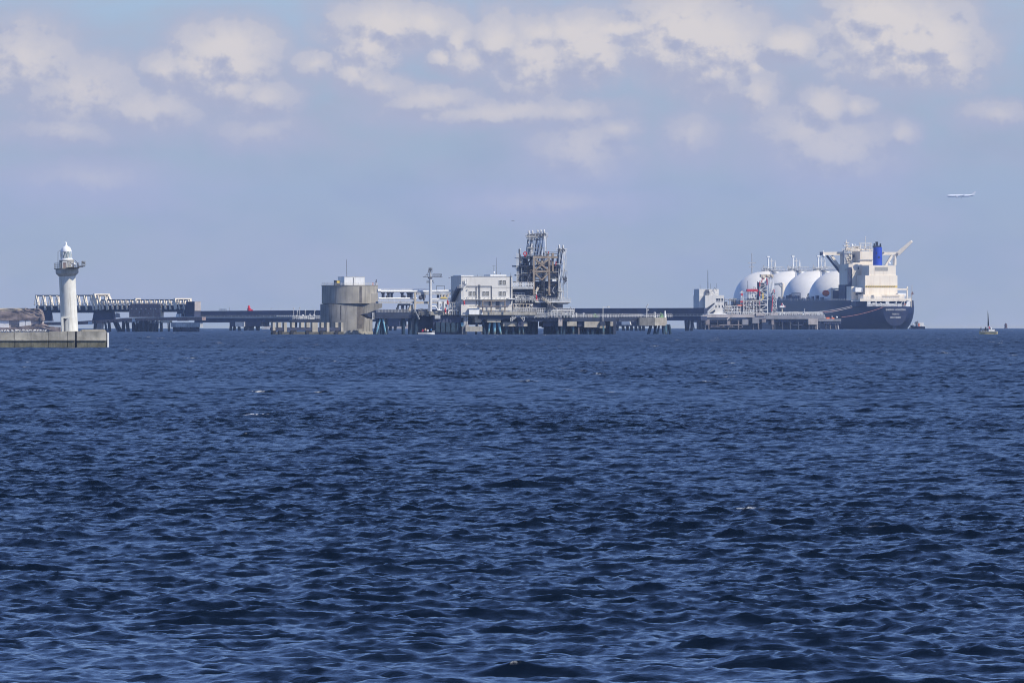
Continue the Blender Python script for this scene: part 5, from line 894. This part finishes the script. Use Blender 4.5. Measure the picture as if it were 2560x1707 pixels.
t = thing('service_tower', 'tapering white lattice mast with one red leg right of the far loading tower', 'tower', R.p(1936, 788, 3)); part(t, 'lattice', m_lgrey, R, ('lattice', 1932.5, 1938.5, 733, 1929.6, 1943.6, 788, 1, 4, 6, 1, 1.5)); part(t, 'red_leg', m_red, R, ('bar', (1932.3, 738, .7), (1929.4, 778, .7), 1.8)); part(t, 'cap', m_red, R, ('bar', (1935, 723, 2), (1935.4, 731, 2), 2.4, None, 8)); part(t, 'top_platform', m_dgrey, R, ('box', 1931, 1939, 731, 736, 1, 4)); part(t, 'manifold', m_grey, R, ('rail', 1918, 1932, 727, 748, 3, 4, 1, 3), ('box', 1919, 1932, 745, 748, 2.6, 4))
t = thing('beacon_platform', 'small white platform with a red light on a thin post before the hull', 'beacon', R.p(1956, 788, 0)); part(t, 'post', m_beige, R, ('bar', (1955.6, 768, 0), (1955.6, 788, 0), 3.2)); part(t, 'platform', m_white, R, ('box', 1950.5, 1963.5, 764.4, 768.6, -1, 1.6)); part(t, 'light', m_red, R, ('bar', (1955, 758, 0), (1954.4, 765, 0), 1.8), ('box', 1961, 1963.6, 765, 767, -1.1, -.9)); part(t, 'frame', m_white, R, ('bar', (1955, 757.5, .2), (1960, 765, .2), 1.2))
for x, y in ((2011, 773), (2052, 778), (2031, 781)): solo('lamp_post', m_grey, R, 'thin grey lamp post on the far berth before the hull, ' + {2011: 'the tallest', 2052: 'nearest the mooring winches', 2031: 'the shortest'}[x], 'lamp post', ('bar', (x, y, 1), (x, 788.4, 1), 1), ('ball', x, y, 1, 1.1), ('bar', (x, y + .5, 1), (x + 2, y + .2, 1), .8), group='lamp posts of the far berth')

# ---------------------------------------------------------------- gas carrier
V = ShipFr(6900, 2239, 17.2)
sb, sz = V.sb, V.sz
ship = thing('gas_carrier', 'navy blue gas carrier with white domed tanks and a cream superstructure berthed stern towards us', 'ship', V.q(0, V.sea, 100))
def interp(x, T):
    for (a, y), (b, z) in zip(T, T[1:]):
        if x <= b: return y + (z - y) * max(0, (x - a) / (b - a))
    return T[-1][1]
HW = [(0, 7.6), (1.5, 9.6), (4, 11.8), (8, 14.1), (14, 16.4), (22, 19.0), (32, 21.8), (42, 23.7), (55, 24.5), (225, 24.5), (245, 21), (262, 14), (275, 7), (286, .6)]
ZT = [(0, 13.3), (21.5, 13.3), (25.5, 16.9), (235, 16.9), (286, 20)]
ZB = [(0, 2.0), (6, .6), (14, -1.6), (26, -5), (45, -9), (65, -11.5), (286, -11.5)]
NE = [(0, 2.3), (14, 2.4), (45, 3.2), (80, 6), (286, 6)]
hm_ = MB(V); st_a = [0, 1.5, 4, 8, 14, 21.5, 25.5, 32, 42, 55, 80, 225, 245, 262, 275, 286]; NP = 28
for a in st_a:
    hw, zt, zb, n = interp(a, HW), interp(a, ZT), interp(a, ZB), interp(a, NE)
    for i in range(NP + 1):
        t = math.pi * i / NP; c, s_ = math.cos(t), math.sin(t)
        hm_.v.append(tuple(V.p(-hw * math.copysign(abs(c) ** (2 / n), c), zt - (zt - zb) * abs(s_) ** (2 / n), a)))
m = NP + 1
for j in range(len(st_a) - 1):
    for i in range(NP): hm_.f.append((j * m + i, j * m + i + 1, (j + 1) * m + i + 1, (j + 1) * m + i))
    hm_.f.append((j * m, (j + 1) * m, (j + 1) * m + NP, j * m + NP))
hm_.f.append(tuple(range(m)))
hull = hm_.build('hull', m_hull, ship)
def lettering(txt, size, z, name):
    cu = bpy.data.curves.new('t', 'FONT'); cu.body = txt; cu.size = size; cu.align_x = 'CENTER'; cu.extrude = .02; cu.offset = .02
    ob = bpy.data.objects.new('t', cu); C.objects.link(ob); bpy.context.view_layer.update()
    me = bpy.data.meshes.new_from_object(ob.evaluated_get(bpy.context.evaluated_depsgraph_get())); bpy.data.objects.remove(ob)
    mat = Matrix((( V.ex.x, 0, -V.ed.x), (V.ex.y, 0, -V.ed.y), (0, 1, 0))).to_4x4()
    me.transform(Matrix.Translation(V.p(0, z, -.12) - LOC[ship.name]) @ mat); me.materials.append(m_lgrey)
    o = bpy.data.objects.new(name, me); C.objects.link(o); o.parent = hull; return o
lettering('ENERGY HORIZON', 1.42, 10.95, 'ship_name'); lettering('TOKYO', 1.25, 8.45, 'home_port'); lettering('IMO 9483877', 1.2, 6.5, 'identification_number')
part(hull, 'rudder_trunk', m_hull, V, ('box', -.8, .8, -3, 2.4, 1.2, 6))
# deck rail / bulwark and open mooring deck at the stern
part(ship, 'stern_bulwark', m_white, V, ('box', 9.2, 9.7, 13.3, 16.9, 1.6, 8), ('prism', [(6.4, 13.3), (9.6, 13.3), (9.6, 16.6), (8, 16.6)], 1.2, 1.6)); part(ship, 'stern_rail', m_white, V, ('rail', -7, 8, 14.4, 13.3, .4, 14, .12, 2))
part(ship, 'poop_deck', m_cream, V, ('prism', [(-19, 16.4), (13, 16.4), (13, 17.0), (-19, 17.0)], 9, 40), ('box', -19, 13, 16.9, 17.9, 9.0, 9.3)); part(ship, 'mooring_deck_wall', m_navyl, V, ('box', -19.5, 16, 13.3, 16.4, 15, 40)); 
for b in (-14.5, -9.5, -3, 3.4, 8.4): part(ship, 'deck_pillar', m_lgrey, V, ('box', b, b + (2.2 if b in (-14.5, -3) else .6), 13.3, 16.4, 9.2, 10))
part(ship, 'mooring_winch', m_lgrey, V, ('ball', -11, 14.4, 7, 1.0), ('box', -13, -10, 13.3, 14.5, 6, 8), ('ball', -6.4, 14.3, 8, 1.1), ('box', 3, 5.5, 13.3, 15, 5, 7), ('bar', (4.2, 13.5, 5), (6, 16.2, 5), .35), ('bar', (-2, 13.5, 5), (-.6, 15, 5), .5)); part(ship, 'winch_drum', m_orange, V, ('ball', 7.2, 14.1, 4, .8)); part(ship, 'cutout_plate', m_white, V, ('prism', [(-20.2, 16.8), (-19.6, 16.8), (-17.4, 13.4), (-18, 13.4)], 21.5, 22))
part(ship, 'sheer_rail', m_lgrey, V, ('rail', -24.3, -24.2, 18, 16.9, 60, 60, .12, 2, 232), ('rail', -20.4, -23.6, 18, 16.9, 27, 14, .12, 2, 60))
# cargo tanks
for i, a in enumerate((94.5, 142, 189.5, 236.5)):
    pr = [(21.2 * math.cos(rad(p)) ** .92, 16.6 + 18.5 * math.sin(rad(p)) ** .94) for p in range(0, 88, 6)] + [(.6, 35.1)]
    tk = part(ship, 'cargo_tank', m_tank, V, ('lathe', 0, a, pr, 64)); part(tk, 'tank_skirt', m_lgrey, V, ('lathe', 0, a, [(21.4, 16.9), (21.4, 18.2), (20.8, 18.3)], 48))
    part(tk, 'vent_mast', m_white, V, ('bar', (0, 34.6, a), (0, 44 if i else 43, a), 1.3, .9, 10), ('box', -.8, .8, 43.2, 44, a - .8, a + .8)); part(tk, 'thin_mast', m_lgrey, V, ('bar', (3.4, 36, a + 4), (3.4, 42.6, a + 4), .5), ('bar', (7, 35, a + 8), (7, 41.6, a + 8), .5), ('bar', (2.2, 41, a + 4), (4.6, 41, a + 4), .4), ('box', 6.6, 7.4, 37, 40, a + 7.6, a + 8.4)); part(tk, 'dome_platform', m_grey, V, ('box', -2, 4, 34.3, 36.4, a - 3, a + 3), ('rail', -4.5, 9, 37.4, 35, a - 3.2, 9, .25, 3), ('ball', 3, 36.8, a - 2.6, .8), ('bar', (-3.6, 38.4, a - 2), (-3.6, 34, a - 2), .6))
part(ship, 'catwalk', m_white, V, ('box', .4, 2.4, 35.0, 35.4, 84, 246), ('rail', .4, .45, 36.5, 35.4, 84, 66, .14, 2, 246), ('bar', (3, 35.1, 84), (3, 35.1, 244), .7, None, 8), ('bar', (4.2, 35.6, 88), (4.2, 35.6, 240), .4, None, 8), *[('bar', (1.4, 35.2, x), (1.4, 29.5, x), .5) for x in (118, 165.5, 213)])
part(ship, 'weather_deck', m_white, V, ('box', -20, 20, 16.9, 18.0, 66, 232)); part(ship, 'deck_fittings', m_navyl, V, *[('box', -23.5 + random.random(), -22, 17, 18.4 + random.random() * 1.6, a, a + random.uniform(2, 5)) for a in range(66, 200, 9)], ('ball', -22.6, 19.6, 127, 1.2), ('rail', -22, -22, 21.4, 17, 110, 8, .3, 2, 126))  # weather deck whitened to bounce light up onto the tanks' shaded sides
part(ship, 'cargo_crane', m_cream, V, ('bar', (sb(1957, 168), 17, 168), (sb(1957, 168), sz(708, 168), 168), 2.4, 1.9, 12), ('bar', (sb(1957, 168), sz(709, 168), 168), (sb(1937, 172), sz(711, 172), 172), 1.2), ('bar', (sb(1957, 168), sz(722, 168), 168), (sb(1946, 170), sz(711, 170), 170), .5)); part(ship, 'foremast', m_grey, V, ('bar', (0, 20, 268), (0, 46, 268), .9, .5), ('bar', (-2.4, 40, 268), (2.4, 40, 268), .6), ('bar', (-1.6, 37.6, 268), (1.6, 37.6, 268), .5)); part(ship, 'forecastle', m_navyl, V, ('box', -11, 11, 18, 20.4, 258, 268), ('ball', -6, 21.4, 262, 1.4), ('rail', -12, 6, 22.4, 20.4, 257, 10, .2, 2))
# superstructure
def hb(name, mat, px0, px1, py0, py1, a, depth, parent=ship, **kw): return part(parent, name, mat, V, ('box', sb(px0, a), sb(px1, a), sz(py1, a), sz(py0, a), a, a + depth), **kw)
cas = hb('engine_casing', m_cream, 2162.5, 2244, 688.5, 751, 26, 15, label='cream engine casing with a louvred panel and hazard stripe'); hb('casing_upper', m_cream, 2172.5, 2240, 664, 688.6, 26.6, 14)
hb('casing_side_block', m_cream, 2169, 2173, 664, 690, 34, 8); hb('louvre_panel', m_blind, 2187, 2220, 668, 677, 26.5, .3, cas)
stp = [('prism', [(sb(2162.5 + 5.84 * k, 26), sz(718.2, 26)), (sb(2165.4 + 5.84 * k, 26), sz(718.2, 26)), (sb(2168.4 + 5.84 * k, 26), sz(714.6, 26)), (sb(2165.5 + 5.84 * k, 26), sz(714.6, 26))], 25.8, 26) for k in range(13)]
hb('hazard_band', m_yell, 2162.5, 2244, 714.4, 718.4, 25.85, .15, cas); part(cas, 'hazard_stripes', m_black, V, *stp)
acc = hb('accommodation', m_cream, 2121, 2181, 660, 751, 44, 17, label='cream accommodation block behind the casing'); hb('accommodation_wing', m_cream, 2130, 2144, 672, 751, 42.6, 1.4); hb('dark_recess', m_navyl, 2119.5, 2129, 668, 716, 43.2, .8); hb('side_windows', m_wgl, 2144, 2147, 667, 674, 43.9, .1, acc); hb('side_windows', m_wgl, 2160, 2168, 666, 676, 43.9, .1, acc)  # flat navy block beside the wing stands in for a recess's shade
part(ship, 'diagonal_brace', m_cream, V, ('bar', (sb(2131, 42), sz(688, 42), 42), (sb(2141, 42), sz(675, 42), 42), .5)); part(ship, 'round_post', m_cream, V, ('bar', (sb(2116, 50), sz(663, 50), 50), (sb(2116, 50), sz(710, 50), 50), 1.5, None, 12))
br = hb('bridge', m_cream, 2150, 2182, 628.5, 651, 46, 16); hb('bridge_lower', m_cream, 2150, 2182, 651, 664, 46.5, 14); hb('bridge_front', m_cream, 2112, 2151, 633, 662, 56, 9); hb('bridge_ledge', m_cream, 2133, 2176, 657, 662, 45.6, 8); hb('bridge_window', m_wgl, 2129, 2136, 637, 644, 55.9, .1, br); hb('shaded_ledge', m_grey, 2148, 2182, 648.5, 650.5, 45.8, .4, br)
tangle(ship, 'bridge_gear', m_cream, V, sb(2108, 52), sb(2134, 52), sz(665, 52), sz(618, 52), 52, 55, 46, 51, (.25, .4, .7)); tangle(ship, 'monkey_island_gear', m_cream, V, sb(2112, 54), sb(2180, 54), sz(628, 54), sz(612, 54), 50, 58, 46, 52, (.2, .35, .5)); tangle(ship, 'mooring_deck_gear', m_lgrey, V, -17, 9, 13.4, 16.2, 3, 9, 50, 53, (.25, .4, .8)); tangle(ship, 'tank_top_gear', m_lgrey, V, -3, 9, 34.8, 37.2, 90, 100, 26, 54, (.25, .4)); tangle(ship, 'tank_top_gear', m_lgrey, V, -3, 9, 34.8, 37.4, 138, 148, 26, 55, (.25, .4)); tangle(ship, 'tank_top_gear', m_lgrey, V, -3, 9, 34.8, 37.4, 185, 195, 26, 56, (.25, .4)); tangle(ship, 'tank_top_gear', m_lgrey, V, -4, 9, 34.4, 37.6, 231, 243, 40, 57, (.3, .5))
hb('bridge_clutter', m_grey, 2110, 2118, 626, 660, 54, 3); hb('bridge_clutter', m_lgrey, 2117, 2134, 655, 659, 53, 2); hb('balcony', m_cream, 2112, 2134, 672, 675, 48, 6); hb('balcony', m_cream, 2131, 2135, 657, 674, 45, 2)
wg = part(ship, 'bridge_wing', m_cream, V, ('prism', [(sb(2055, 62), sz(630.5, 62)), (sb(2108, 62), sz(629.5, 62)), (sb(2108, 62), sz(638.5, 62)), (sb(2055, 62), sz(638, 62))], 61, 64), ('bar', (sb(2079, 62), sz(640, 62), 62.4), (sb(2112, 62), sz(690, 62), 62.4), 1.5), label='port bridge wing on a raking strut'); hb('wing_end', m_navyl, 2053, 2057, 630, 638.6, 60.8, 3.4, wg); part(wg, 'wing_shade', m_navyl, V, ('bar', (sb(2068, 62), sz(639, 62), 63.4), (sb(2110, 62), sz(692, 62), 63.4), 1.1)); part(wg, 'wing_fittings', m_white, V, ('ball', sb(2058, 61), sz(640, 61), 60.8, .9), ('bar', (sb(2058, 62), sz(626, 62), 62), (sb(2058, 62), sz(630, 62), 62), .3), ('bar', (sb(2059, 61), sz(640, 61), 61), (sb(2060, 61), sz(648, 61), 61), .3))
wr = part(ship, 'bridge_wing', m_cream, V, ('prism', [(sb(2204, 62), sz(630, 62)), (sb(2250, 62), sz(630, 62)), (sb(2250, 62), sz(637.5, 62)), (sb(2204, 62), sz(637.5, 62))], 61, 64), ('bar', (sb(2231, 62), sz(638, 62), 62), (sb(2215, 62), sz(664, 62), 62), 1.4), label='starboard bridge wing behind the funnel'); part(wr, 'wing_fittings', m_grey, V, ('ball', sb(2209, 61), sz(631, 61), 60.5, .6))
part(ship, 'provision_crane', m_cream, V, ('bar', (sb(2237, 30), sz(663, 30), 30), (sb(2238, 30), sz(637, 30), 30), 2.2, 1.8, 10), ('bar', (sb(2238, 30), sz(642, 30), 30), (sb(2246, 29), sz(632, 29), 29), 1.3), ('bar', (sb(2246, 29), sz(634, 29), 29), (sb(2279, 26), sz(604.5, 26), 26), 2.5, 1.6), ('bar', (sb(2232, 30), sz(650, 30), 30), (sb(2238, 30), sz(650, 30), 30), .5), ('ball', sb(2279, 26), sz(604.5, 26), 26, .8)); part(ship, 'crane_ladder', m_grey, V, ('rail', sb(2232, 29.5), sb(2236, 29.5), sz(640, 29.5), sz(663, 29.5), 29.2, 2, .2, 6)); part(ship, 'satellite_dome', m_dome, V, ('ball', sb(2224, 28), sz(658.5, 28), 28, .75), ('ball', sb(2130, 55), sz(613.5, 55), 55, .75, 1.25), ('bar', (sb(2130, 55), sz(616, 55), 55), (sb(2130, 55), sz(628, 55), 55), .4), ('ball', sb(2137, 55), sz(612, 55), 55, .45))
fu = part(ship, 'funnel', m_fun, V, ('lathe', sb(2194, 33), 33, [(2.75, sz(663, 33)), (2.6, sz(619, 33)), (2.3, sz(618, 33))], 24)); part(fu, 'funnel_marking', m_black, V, ('box', sb(2191, 30), sb(2192.6, 30), sz(636, 30), sz(630, 30), 30.2, 30.5), ('box', sb(2195.5, 30), sb(2197.4, 30), sz(646, 30), sz(641, 30), 30.2, 30.5), ('box', sb(2199, 30), sb(2200.8, 30), sz(646, 30), sz(641, 30), 30.2, 30.5)); part(fu, 'exhaust_pipe', m_black, V, ('bar', (sb(2192, 33), sz(619, 33), 33), (sb(2192, 33), sz(604.5, 33), 33), 1.7, None, 10), ('bar', (sb(2186, 33), sz(619, 33), 33), (sb(2185.5, 33), sz(608.5, 33), 33), .9, None, 8), ('bar', (sb(2201, 33), sz(619, 33), 33), (sb(2201, 33), sz(609, 33), 33), 1, None, 8), ('box', sb(2185, 32), sb(2203, 32), sz(619, 32), sz(614.5, 32), 31.5, 34.5))
part(ship, 'navigation_mast', m_cream, V, ('bar', (sb(2117, 58), sz(628, 58), 58), (sb(2116, 58), sz(606, 58), 58), 1.6, .9, 8), ('bar', (sb(2115.5, 58), sz(600, 58), 58), (sb(2115.5, 58), sz(608, 58), 58), .35), ('box', sb(2108, 58), sb(2123, 58), sz(615, 58), sz(613, 58), 57, 59), ('box', sb(2112, 58), sb(2121, 58), sz(608, 58), sz(606, 58), 57, 59)); part(ship, 'radar_mast', m_lgrey, V, ('bar', (sb(2163.5, 52), sz(594, 52), 52), (sb(2164, 52), sz(627, 52), 52), .45), ('ball', sb(2163.7, 52), sz(593, 52), 52, .4), ('rail', sb(2148, 52), sb(2179, 52), sz(607, 52), sz(612, 52), 52, 6, .22, 2), ('bar', (sb(2150, 52), sz(610, 52), 52), (sb(2152, 52), sz(628, 52), 52), .5), ('bar', (sb(2177, 52), sz(608, 52), 52), (sb(2178, 52), sz(628, 52), 52), .5), ('bar', (sb(2163, 52), sz(612, 52), 52), (sb(2162, 52), sz(626, 52), 52), .9)); part(ship, 'roof_railing', m_cream, V, ('rail', sb(2106, 56), sb(2182, 48), sz(621, 54), sz(628, 54), 56, 18, .22, 2, 48), ('rail', sb(2113, 60), sb(2150, 60), sz(619, 60), sz(630, 60), 60, 9, .3, 3))
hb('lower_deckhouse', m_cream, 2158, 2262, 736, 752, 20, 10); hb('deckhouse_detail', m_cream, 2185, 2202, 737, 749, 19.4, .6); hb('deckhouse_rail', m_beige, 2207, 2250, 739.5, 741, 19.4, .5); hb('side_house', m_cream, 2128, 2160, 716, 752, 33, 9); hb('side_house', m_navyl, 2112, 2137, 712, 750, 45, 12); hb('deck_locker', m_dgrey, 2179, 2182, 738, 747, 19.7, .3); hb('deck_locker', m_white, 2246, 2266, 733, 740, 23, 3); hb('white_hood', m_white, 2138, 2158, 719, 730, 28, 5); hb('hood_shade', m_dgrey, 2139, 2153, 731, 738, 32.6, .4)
for a0, lab in ((52, 'port'), ): part(ship, 'davit_frame', m_cream, V, ('box', sb(2078, 60), sb(2110, 60), sz(724.5, 60), sz(720.5, 60), 60, 60.6), ('box', sb(2077, 60), sb(2081, 60), sz(752, 60), sz(720.5, 60), 60, 60.6)); part(ship, 'davit_bay', m_navyl, V, ('box', sb(2082, 66), sb(2112, 66), sz(752, 66), sz(726, 66), 66, 70))
part(ship, 'davit_frame', m_cream, V, ('box', sb(2244, 40), sb(2271, 40), sz(725, 40), sz(721.5, 40), 40, 40.6), ('box', sb(2268, 40), sb(2271, 40), sz(748, 40), sz(716, 40), 40, 40.6)); lb_ = part(ship, 'lifeboat', m_orange, V, ('ball', sb(2064, 66), sz(733, 66), 66, 2.1, .9, 12, 1.1)); part(lb_, 'canopy', m_red, V, ('box', sb(2060, 64), sb(2068, 64), sz(731, 64), sz(727, 64), 64.5, 67)); part(ship, 'hose_crane', m_dgrey, V, ('ring', sb(2023, 112), sz(738, 112), 112, 1.1, .5, 10), ('bar', (sb(2023, 112), sz(752, 112), 112), (sb(2022, 112), sz(735, 112), 112), .6))
part(ship, 'ensign_staff', m_beige, V, ('bar', (sb(2279, 1.5), sz(768, 1.5), 1.5), (sb(2280.6, 1.5), sz(712.5, 1.5), 1.5), .35, .25)); part(ship, 'flag', m_flag, V, ('prism', [(sb(2277.5, 1.5), sz(737, 1.5)), (sb(2279, 1.5), sz(731, 1.5)), (sb(2282.5, 1.5), sz(729, 1.5)), (sb(2284.5, 1.5), sz(735, 1.5)), (sb(2281, 1.5), sz(737.5, 1.5))], 1.4, 1.5)); part(ship, 'quarter_rail', m_lgrey, V, ('rail', 12, 22, 18.6, 17, 10, 8, .15, 2, 36), ('rail', -19, 12.5, 19, 17.9, 9.2, 24, .14, 2))
# mooring lines
def line(label, P, Q_, sag, mat, w=.22):
    m_ = MB(R); P, Q_ = Vector(P), Vector(Q_); pts = [P.lerp(Q_, t) - Vector((0, 0, sag * 4 * t * (1 - t))) for t in [i / 14 for i in range(15)]]
    for a, b in zip(pts, pts[1:]): m_.tube(a, b, w, None, 6)
    tag(m_.build('mooring_line', mat), label, 'rope', 'mooring lines of the gas carrier')
line('orange mooring line from the stern down to the winch platform', V.p(sb(2208, 5), sz(767.5, 5), 4.5), R.p(2104, 793, 0), .8, m_rope, .16)
line('orange mooring line along the hull side above the far deck', V.p(sb(2130, 20), sz(769, 20), 20), R.p(1975, 785, -1.5), 1, m_rope, .14)
line('upper grey mooring line along the navy hull side', V.p(sb(2128, 22), sz(765, 22), 21.5), R.p(2010, 781, -1.5), .8, m_ropeg, .16); line('lower grey mooring line along the navy hull side', V.p(sb(2129, 22), sz(767.5, 22), 21), R.p(2000, 785, -1.5), 1.2, m_ropeg, .16)

# ---------------------------------------------------------------- small craft, buoy, aircraft, bird
TG = Fr(7000, 2292, 0)
t = thing('tugboat', 'small dark tug with an orange and white wheelhouse just astern of the gas carrier', 'tug', TG.q(0, TG.sea, 0)); boat_hull(TG, 2276, 2312, 816, 826, 7, flip=True, sheer=4).build('hull', m_navy, t); part(t, 'wheelhouse', m_white, TG, ('box', 2297, 2309, 806, 816.4, -2, 2), ('box', 2305, 2313, 813.5, 816.4, -2.4, 2.4)); part(t, 'orange_panel', m_orange, TG, ('box', 2296, 2299, 808, 816.2, -2.1, 2.1)); part(t, 'funnel', m_dgrey, TG, ('box', 2289, 2294, 804, 817, -1.2, 1.2), ('bar', (2294.6, 800.5, 0), (2294.6, 808, 0), 1)); part(t, 'bow_fender', m_lgrey, TG, ('ball', 2277, 820.5, 0, 4.4, .8)); part(t, 'deck_gear', m_white, TG, ('ball', 2283, 811, 0, 2.2), ('ball', 2287.5, 807.6, 0, 1.6))
FB = Fr(3860, 2470, -8)
t = thing('fishing_boat', 'yellowed fishing boat with a narrow dark steadying sail on open water', 'boat', FB.q(0, FB.sea, 0)); boat_hull(FB, 2448, 2493, 828.6, 838.5, 2.4, flip=True, sheer=1.4).build('hull', m_yhull, t); part(t, 'rubbing_strake', m_white, FB, ('bar', (2452, 828.4, -1.1), (2493, 828.6, -1.25), 1.2)); part(t, 'cabin', m_white, FB, ('box', 2472, 2478, 818, 829, -.7, .7), ('box', 2478, 2485, 823, 829, -.8, .8)); part(t, 'cabin_window', m_wgl, FB, ('box', 2473, 2477, 819.5, 822.5, -.74, -.7)); part(t, 'red_stripe', m_red, FB, ('box', 2471.6, 2474, 816, 822, -.76, .6)); part(t, 'mast', m_dgrey, FB, ('bar', (2469.3, 777, 0), (2469.8, 829, 0), .7, 1.2)); part(t, 'steadying_sail', m_sail, FB, ('prism', [(2469.4, 783), (2470.6, 783), (2472.8, 815), (2468.6, 815)], -.05, .05)); part(t, 'deck_gear', m_dgrey, FB, ('box', 2460, 2468, 822, 829, -.5, .5), ('ball', 2456, 826, 0, 2), ('rail', 2449, 2462, 823, 829, -.6, 4, .6, 1), ('bar', (2489, 824, 0), (2489, 829, 0), 1.6))
place(person_me(m_jdark), 'person', FB.p(2452.5, 829.4, 0), 100, 'person in dark clothes standing at the bow of the fishing boat', 'person'); place(person_me(m_jdark, False, .8), 'person', FB.p(2464.5, 829.2, -.5), 160, 'person in dark clothes standing beside the fishing boat mast', 'person')
BY = Fr(8600, 2514.5)
m_buoy = M('faded_buoy_paint', (.10, .07, .07), .8)
t = thing('channel_buoy', 'dark distant channel buoy standing on the horizon at the right', 'buoy', BY.q(0, BY.sea, 0)); part(t, 'float', m_buoy, BY, ('lathe', 2514.5, 0, [(2, 826), (5, 823), (5, 820), (2, 818.5)], 16)); part(t, 'cage', m_buoy, BY, ('lathe', 2514.5, 0, [(2.6, 819), (3.6, 816.5), (3.4, 811), (2, 808.4)], 12)); part(t, 'light', m_rust, BY, ('ball', 2514.5, 807.8, 0, 1))
AP = Fr(18600, 2402, 4)
t = thing('airliner', 'white airliner with a blue underside descending over the bay, wheels up, nose to the left', 'airplane', AP.p(2402, 490, 0))
def fuselage(lo):
    m_ = MB(AP); prof = [(2366, .15, 490.2), (2367.5, 1.1, 490), (2370, 1.9, 489.8), (2374, 2.35, 489.6), (2420, 2.35, 489.2), (2428, 1.9, 488.6), (2434, 1.1, 487.8), (2438, .3, 487.2)]; n = 16
    for x, r, y in prof:
        r *= 1.3
        for i in range(n + 1):
            a = math.pi * i / n + (math.pi if lo else 0); a = rad(-12) + a * (204 / 180) if not lo else rad(192) + (a - math.pi) * (156 / 180)
            m_.v.append(tuple(AP.q(AP.u(x), AP.z(y) + r * AP.s * math.sin(a), r * AP.s * math.cos(a))))
    k = n + 1
    for j in range(len(prof) - 1):
        for i in range(n): m_.f.append((j * k + i, j * k + i + 1, (j + 1) * k + i + 1, (j + 1) * k + i))
    return m_
fus = fuselage(False).build('fuselage', m_dome, t); fuselage(True).build('belly', m_hull, fus)
def wing(r0, r1, c0, c1, sw, d0, d1, dz): 
    m_ = MB(AP); v = []
    for (x, c, y, d) in ((r0, c0, r1, d0), (r0 + sw, c1, r1 - dz, d1)):
        for yy in (y - .35, y + .35): v += [AP.q(AP.u(x), AP.z(yy), d), AP.q(AP.u(x + c), AP.z(yy), d)]
    m_.add(v, [(0, 1, 3, 2), (4, 6, 7, 5), (0, 4, 5, 1), (2, 3, 7, 6), (0, 2, 6, 4), (1, 5, 7, 3)]); return m_
for sgn in (-1, 1):
    wing(2390, 491.4, 14, 3, 17, sgn * 1.2, sgn * 17.5, 3.6).build('wing', m_lgrey, t); wing(2427, 488.4, 7, 3, 6, sgn * .6, sgn * 6.2, 1).build('tailplane', m_lgrey, t)
    en = part(t, 'engine', m_lgrey, AP, ('bar', (2391, 493.4, sgn * 5.6), (2398, 493.4, sgn * 5.6), 2.9, 2.3, 14)); part(en, 'intake', m_black, AP, ('bar', (2390.6, 493.4, sgn * 5.6), (2391.2, 493.4, sgn * 5.6), 2.3, None, 12))
part(t, 'fin', m_lgrey, AP, ('prism', [(2425, 488), (2435.5, 487.6), (2440.5, 478.6), (2437.5, 478.6)], -.25, .25)); part(t, 'window_row', m_wgl, AP, *[('box', 2372 + 1.4 * k, 2372.6 + 1.4 * k, 488.7, 489.2, -2.35 * AP.s - .01, -2.2 * AP.s) for k in range(36)]); part(t, 'landing_gear', m_dgrey, AP, ('bar', (2402.5, 491, -.6), (2403, 496, -2.6), .9), ('ball', 2403, 496, -2.6, .9), ('bar', (2371, 491.6, 0), (2371, 494.6, 0), .5))
t['label'] = 'white airliner with a dark underside and its landing gear down, low above the bay'
place(flying_me, 'gull', Vector(((1282.5 - 1280) * 3300 / F, 3300, H + (LV - 553) * 3300 / F)), 60, 'single dark gull flying high in the open sky above the terminal', 'gull')
